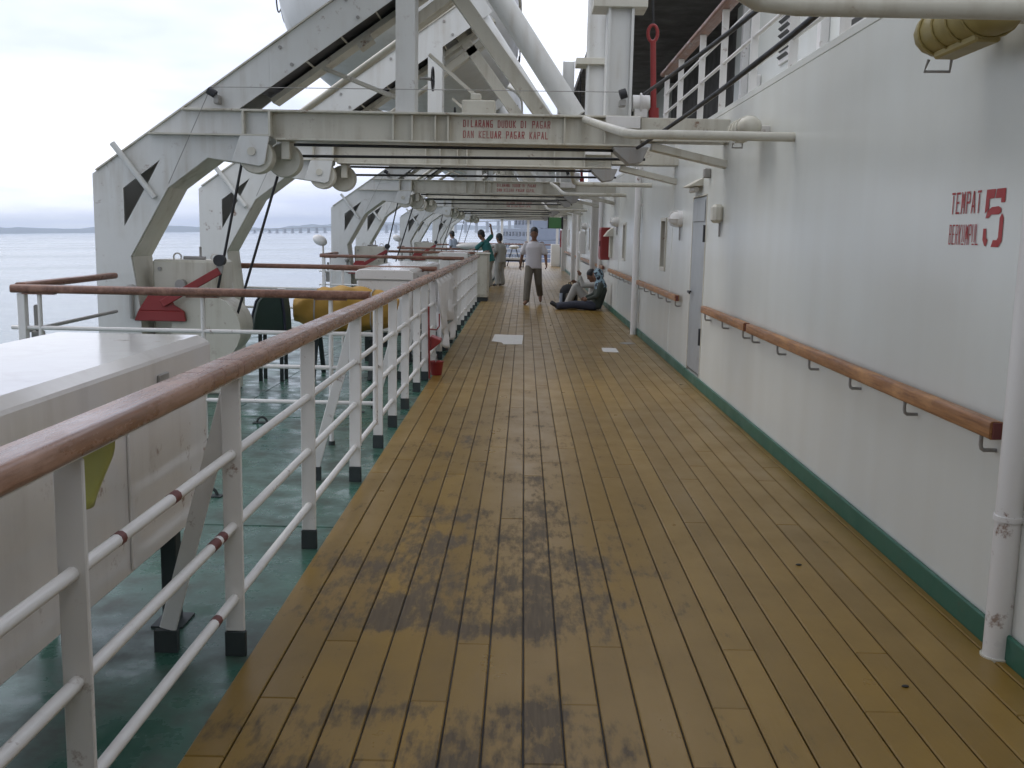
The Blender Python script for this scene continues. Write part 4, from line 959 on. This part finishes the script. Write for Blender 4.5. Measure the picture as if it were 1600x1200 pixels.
ship(22, 380, 1.15, (M_gship, M_gship), 'grey ship moored farther behind the one with the blue hull', -60)

# ------------------------------------------------------------------ people
M_skin = paint('brown_skin', (.17, .085, .05), .55, (.12, .06, .035), .2, 0, 0, False)
M_hair = paint('black_hair', (.012, .011, .012), .5, (.02, .018, .016), .3, 0, .1, False)
M_tee = paint('white_tee_cotton', (.56, .54, .56), .85, (.45, .43, .45), .3, 0, .2, False)
M_khaki = paint('olive_trouser_cotton', (.13, .115, .09), .85, (.085, .07, .055), .4, 0, .25, False)
M_teal = paint('teal_cotton', (.02, .14, .13), .8, (.015, .08, .08), .4, 0, .2, False)
M_pale = paint('pale_blue_cotton', (.36, .41, .50), .8, (.28, .3, .36), .3, 0, .2, False)
M_darkcloth = paint('black_cotton', (.015, .016, .017), .85, (.03, .03, .025), .4, 0, .2, False)
M_denim = paint('dark_denim', (.028, .032, .05), .8, (.05, .05, .06), .5, 0, .3, False)
M_greencloth = paint('dark_green_cotton', (.035, .045, .035), .85, (.06, .05, .045), .5, 0, .3, False)
M_greycloth = paint('grey_cotton', (.36, .35, .32), .85, (.25, .24, .23), .5, 0, .3, False)
def scarf_mat():
    m, nt, b = base_mat('patterned_headscarf', (.2, .3, .35), .8); g = nt.nodes.new('ShaderNodeNewGeometry')
    n = noise(nt, 16, g.outputs['Position'], 2); nt.links.new(ramp(nt, n, .47, .53, (.02, .025, .04), (.25, .36, .42)), b.inputs['Base Color']); return m
M_scarf = scarf_mat()

def solid(mb, name, mat, parent, vox=.014, it=5):
    o = mb.build(name, mat); 
    md = o.modifiers.new('r', 'REMESH'); md.mode = 'VOXEL'; md.voxel_size = vox; md.use_smooth_shade = True
    ms = o.modifiers.new('s', 'SMOOTH'); ms.factor = .5; ms.iterations = it
    dg = bpy.context.evaluated_depsgraph_get(); me = bpy.data.meshes.new_from_object(o.evaluated_get(dg))
    o.modifiers.clear(); old = o.data; o.data = me; bpy.data.meshes.remove(old); me.name = name
    if not me.materials: me.materials.append(mat)
    return lp(o, parent)
def limb(mb, pts, rad):
    for (a, c), (ra, rc) in zip(zip(pts[:-1], pts[1:]), zip(rad[:-1], rad[1:])):
        mb.tube([a, c], ra, 12, True, rc)
    for p, r_ in zip(pts, rad): mb.ball(p, r_, nu=12, nv=8)
def torso(mb, pts, side, wd, dp, n=20):
    side = Vector(side).normalized(); rings = []
    for i, p in enumerate(pts):
        p = Vector(p); t = (Vector(pts[min(i+1, len(pts)-1)]) - Vector(pts[max(i-1, 0)])).normalized()
        s = (side - t*side.dot(t)).normalized(); f = t.cross(s)
        rings.append([p + s*wd[i]*math.copysign(abs(math.cos(a))**.8, math.cos(a)) + f*dp[i]*math.copysign(abs(math.sin(a))**.8, math.sin(a)) for a in [2*math.pi*j/n for j in range(n)]])
    mb.loft(rings)
def hand(mb, wrist, d, nrm, s=1.0):   # palm and five fingers, slightly curled
    w = Vector(wrist); d = Vector(d).normalized(); nrm = Vector(nrm); nrm = (nrm - d*nrm.dot(d)).normalized(); sd = d.cross(nrm)
    torso(mb, [w, w + d*.045*s, w + d*.085*s], sd, [.026*s, .040*s, .040*s], [.018*s, .017*s, .014*s], 12)
    for k, ln in ((-1.5, .070), (-.5, .080), (.5, .075), (1.5, .058)):
        b0 = w + d*.08*s + sd*k*.019*s; b1 = b0 + (d*.8 + nrm*.35)*ln*.5*s; b2 = b1 + (d*.45 + nrm*.8)*ln*.5*s
        limb(mb, [b0, b1, b2], [.0095*s, .009*s, .008*s])
    b0 = w + d*.03*s - sd*.034*s; b1 = b0 + (d*.6 - sd*.6 + nrm*.4)*.035*s; b2 = b1 + (d*.85 + nrm*.4)*.03*s
    limb(mb, [b0, b1, b2], [.012*s, .0105*s, .009*s])
def person(nm_loc, label, J, face, side, mats, hair=True, scarf=None, shoe=None, shirt_len=None, long_sleeve=False, group=None, wide=1.0):
    p = empty('person', nm_loc); tag(p, label, 'person', group)
    V = {k: Vector(v) for k, v in J.items()}; face = Vector(face).normalized(); side = Vector(side).normalized()
    up = (V['head'] - V['neck']).normalized(); fr = (face - up*face.dot(up)).normalized(); hs = fr.cross(up).normalized()
    body = MB()
    pel, wst, cst, nk, hd = V['pelvis'], V['waist'], V['chest'], V['neck'], V['head']
    torso(body, [pel - (wst-pel)*.35, pel, wst, cst, cst.lerp(nk, .55), nk], side, [.10, .155, .135, .165, .13, .06], [.09, .105, .10, .115, .09, .055])
    limb(body, [nk - (hd-nk)*.1, hd], [.058, .055])
    rm = Matrix((hs, fr, up)).transposed()
    body.ball(hd + up*.04, .086, .106, .128, 18, 14, rm); body.ball(hd + fr*.03 - up*.05, .058, .065, .065, 14, 10, rm)
    body.ball(hd + fr*.105 + up*.01, .013, .018, .022, 8, 6, rm)
    for s in (-1, 1): body.ball(hd + hs*s*.080 + up*.015, .012, .02, .032, 8, 6, rm)
    for s, k in ((1, 'R'), (-1, 'L')):
        limb(body, [V['sh'+k], V['el'+k], V['wr'+k]], [.055, .042, .028])
        d = V['wr'+k] - V['el'+k]; hand(body, V['wr'+k], V.get('hd'+k, d) if ('hd'+k) in V else d, (pel - V['wr'+k]).cross(d).cross(d) * -1 if False else (side * (-1 if s > 0 else 1) + fr*.4))
        limb(body, [V['hip'+k], V['kn'+k], V['an'+k]], [.083, .055, .038])
        ft = V['toe'+k] - V['an'+k]
        limb(body, [V['an'+k], V['an'+k] + ft*.55, V['toe'+k]], [.038, .036, .027])
    solid(body, 'body', mats['skin'], p, .010, 4)
    sh = MB(); drop = .12 if shirt_len is None else shirt_len
    ax = (pel - wst).normalized()
    torso(sh, [pel + ax*drop, pel, wst, cst, cst.lerp(nk, .45), nk - (nk-cst)*.18], side, [.19*wide, .182*wide, .172*wide, .188*wide, .17*wide, .085], [.135, .132, .128, .138, .112, .075])
    for k in ('R', 'L'):
        s_, e_, w_ = V['sh'+k], V['el'+k], V['wr'+k]
        if long_sleeve: limb(sh, [s_, e_, w_.lerp(e_, .12)], [.072, .056, .042])
        else: limb(sh, [s_ - Vector((0, 0, .012)), s_.lerp(e_, .80)], [.062, .074])
    solid(sh, 'shirt', mats['shirt'], p, .013, 4)
    tr_ = MB()
    torso(tr_, [pel - (wst-pel)*.45, pel, pel.lerp(wst, .45)], side, [.13, .168, .16], [.105, .122, .115])
    for k in ('R', 'L'): limb(tr_, [V['hip'+k], V['kn'+k], V['an'+k].lerp(V['kn'+k], .08)], [.108, .088, .078])
    solid(tr_, 'trousers', mats['trousers'], p, .013, 5)
    for k in ('R', 'L'):
        f_ = MB(); ft = V['toe'+k] - V['an'+k]
        limb(f_, [V['an'+k] + ft*.05 - Vector((0, 0, .0)), V['an'+k] + ft*.6, V['toe'+k]], [.045, .043, .034]); solid(f_, 'shoe', mats['shoe'], p, .012, 3)
    if scarf:
        h_ = MB(); h_.ball(hd + up*.045 - fr*.02, .108, .118, .145, 18, 12, rm)
        torso(h_, [hd - up*.06 - fr*.02, nk - fr*.0, cst.lerp(nk, .6), cst.lerp(nk, .15)], side, [.10, .12, .17, .19], [.09, .11, .13, .145])
        o_ = solid(h_, 'headscarf', scarf, p, .013, 4)
    elif hair:
        h_ = MB(); h_.ball(hd + up*.075 - fr*.018, .095, .114, .115, 18, 12, rm); h_.ball(hd - fr*.05 + up*.005, .08, .064, .09, 14, 10, rm)
        solid(h_, 'hair', M_hair, p, .010, 3)
    for s in (-1, 1):
        child(MB().ball(hd + fr*.088 + hs*s*.031 + up*.035, .011, .008, .008, 8, 6, rm), 'eye', M_hair, p, smooth=60)
        child(MB().ball(hd + fr*.092 + hs*s*.031 + up*.060, .019, .007, .005, 8, 6, rm), 'eyebrow', M_hair, p, smooth=60)
    child(MB().ball(hd + fr*.090 - up*.048, .024, .008, .007, 8, 6, rm), 'mouth', M_primer, p, smooth=60)
    return p
def standing(x, y, h, heading, stride=.0, lean=0.0, over={}):
    """joints of an upright figure at (x, y); heading in degrees: 180 = facing the camera"""
    a = R(heading); f = Vector((math.sin(a), math.cos(a), 0)); s = Vector((f.y, -f.x, 0)); o = Vector((x, y, 0)); k = h/1.72
    def P(sd, fw, z): return o + s*sd*k + f*fw*k + Vector((0, 0, z*k))
    J = dict(pelvis=P(0, 0, .92), waist=P(0, lean*.2, 1.08), chest=P(0, lean*.6, 1.30), neck=P(0, lean, 1.47), head=P(0, lean*1.15+.02, 1.585))
    for q, sg in (('R', 1), ('L', -1)):
        st = stride*sg
        J['hip'+q] = P(sg*.085, 0, .90); J['kn'+q] = P(sg*.115, .06+st*.45, .50); J['an'+q] = P(sg*.135, st, .075 if st >= 0 else .14); J['toe'+q] = P(sg*.16, st+.17, .035 if st >= 0 else .03)
        J['sh'+q] = P(sg*.18, lean*.85, 1.385); J['el'+q] = P(sg*.235, lean*.8 - st*.35 - .03, 1.13); J['wr'+q] = P(sg*.25, lean*.7 - st*.6 + .06, .90)
    for k_, v in over.items(): J[k_] = P(*v)
    return J, f, s
J, f, s = standing(.235, 23.6, 1.74, 184, .30, 0, {'anL': (-.15, -.26, .20), 'toeL': (-.17, -.13, .07), 'knL': (-.12, -.02, .50), 'elR': (.27, -.05, 1.14), 'elL': (-.27, .0, 1.14), 'wrR': (.31, -.10, .90), 'wrL': (-.30, .16, .92)})
person((.235, 23.6, 0), 'man in a white t-shirt and olive trousers walking towards the camera', J, f, s, dict(skin=M_skin, shirt=M_tee, trousers=M_khaki, shoe=M_skin), shirt_len=.10, wide=1.05)
J, f, s = standing(-1.02, 30.4, 1.68, 285, .0, .22, {'shR': (.17, .16, 1.42), 'elR': (.30, .02, 1.60), 'wrR': (.28, .06, 1.84), 'hdR': (.28, .06, 2.0), 'elL': (-.24, .38, 1.18), 'wrL': (-.20, .52, 1.14)})
J.pop('hdR')
person((-1.02, 30.4, 0), 'person in a teal shirt leaning on the railing with one arm raised', J, f, s, dict(skin=M_skin, shirt=M_teal, trousers=M_greycloth, shoe=M_black))
J, f, s = standing(-.72, 31.6, 1.58, 310, .0, .05)
person((-.72, 31.6, 0), 'person in a pale shirt standing just behind the one in teal', J, f, s, dict(skin=M_skin, shirt=M_greycloth, trousers=M_greycloth, shoe=M_black))
J, f, s = standing(-2.75, 40.5, 1.66, 300, .0, .12)
person((-2.75, 40.5, 0), 'distant person in a pale blue shirt on the boat deck', J, f, s, dict(skin=M_skin, shirt=M_pale, trousers=M_darkcloth, shoe=M_black))
# seated, back against the wall, legs straight out to the left
Y = 22.0
J = dict(pelvis=(1.60, Y, .12), waist=(1.66, Y, .28), chest=(1.70, Y, .46), neck=(1.67, Y, .62), head=(1.63, Y, .725),
         hipR=(1.54, Y+.09, .10), knR=(1.12, Y+.10, .10), anR=(.74, Y+.06, .075), toeR=(.64, Y+.05, .16), hipL=(1.54, Y-.09, .10), knL=(1.14, Y-.07, .12), anL=(.76, Y-.04, .075), toeL=(.62, Y-.06, .14),
         shR=(1.67, Y+.17, .55), elR=(1.58, Y+.24, .34), wrR=(1.38, Y+.16, .26), shL=(1.68, Y-.17, .55), elL=(1.60, Y-.24, .32), wrL=(1.40, Y-.14, .25))
person((1.6, Y, 0), 'person in dark clothes and a patterned headscarf sitting against the wall with legs stretched out', J, (-1, -.25, -.25), (0, 1, 0), dict(skin=M_skin, shirt=M_greencloth, trousers=M_denim, shoe=M_black), scarf=M_scarf, long_sleeve=True, shirt_len=.05)
# second one behind, knees drawn up, grey shirt, forearm raised
Y = 22.75
J = dict(pelvis=(1.58, Y, .12), waist=(1.62, Y, .28), chest=(1.64, Y, .44), neck=(1.60, Y, .59), head=(1.55, Y, .69),
         hipR=(1.50, Y+.09, .11), knR=(1.20, Y+.12, .46), anR=(1.02, Y+.12, .08), toeR=(.86, Y+.13, .035), hipL=(1.50, Y-.09, .11), knL=(1.18, Y-.10, .47), anL=(1.00, Y-.10, .08), toeL=(.84, Y-.11, .035),
         shR=(1.60, Y+.17, .52), elR=(1.36, Y+.2, .50), wrR=(1.20, Y+.15, .56), shL=(1.60, Y-.17, .52), elL=(1.34, Y-.17, .50), wrL=(1.27, Y-.13, .72))
person((1.58, Y, 0), 'second seated person with knees drawn up, behind the one in the headscarf', J, (-1, -.1, -.1), (0, 1, 0), dict(skin=M_skin, shirt=M_greycloth, trousers=M_greycloth, shoe=M_black), long_sleeve=True, shirt_len=.05)
# rucksack
bp_ = empty('rucksack', (1.0, 23.1, 0)); tag(bp_, 'dark rucksack standing on the deck beside the seated people', 'bag')
rings = []
for z, sx, sy in ((.001, .16, .11), (.05, .20, .14), (.2, .215, .15), (.36, .20, .14), (.46, .14, .10), (.50, .05, .04)): rings.append([(1.05 + sx*math.copysign(abs(math.cos(a))**.7, math.cos(a)), 23.2 + sy*math.copysign(abs(math.sin(a))**.7, math.sin(a)), z) for a in [2*math.pi*j/20 for j in range(20)]])
child(MB().loft(rings), 'bag_body', M_darkcloth, bp_, smooth=50)
child(MB().bx(.98, 1.16, 23.02, 23.058, .06, .30), 'front_pocket', M_khaki, bp_, bevel=.02)
child(MB().cyl((.87, 23.03, .06), (.87, 23.03, .30), .035, 12), 'bottle', M_pale, bp_, smooth=40)
child(MB().tube([(1.05, 23.2, .49), (1.05, 23.2, .54), (1.09, 23.2, .54), (1.10, 23.2, .48)], .012, 6), 'carry_loop', M_darkcloth, bp_, smooth=50)
# mast-top things laid over the far railing: pale bundle
o = MB().ball((-1.5, 31.6, 1.22), .62, .3, .12, 20, 10).build('cloth_bundle', M_paper, smooth=60); tag(o, 'white cloth bundle lying on the far cross railing by the person in teal', 'bundle')

# ------------------------------------------------------------------ air
M_haze = bpy.data.materials.new('haze_air'); M_haze.use_nodes = True; nt = M_haze.node_tree; nt.nodes.clear()
ho = nt.nodes.new('ShaderNodeOutputMaterial'); hv = nt.nodes.new('ShaderNodeVolumePrincipled'); nt.links.new(hv.outputs[0], ho.inputs['Volume'])
hv.inputs['Color'].default_value = (.74, .84, 1, 1); hv.inputs['Density'].default_value = 1.6e-4; hv.inputs['Anisotropy'].default_value = .2
o = MB().bx(-11600, 11600, -11600, 11600, -18, 120).build('haze', M_haze); o['kind'] = 'stuff'; sea_place(o)
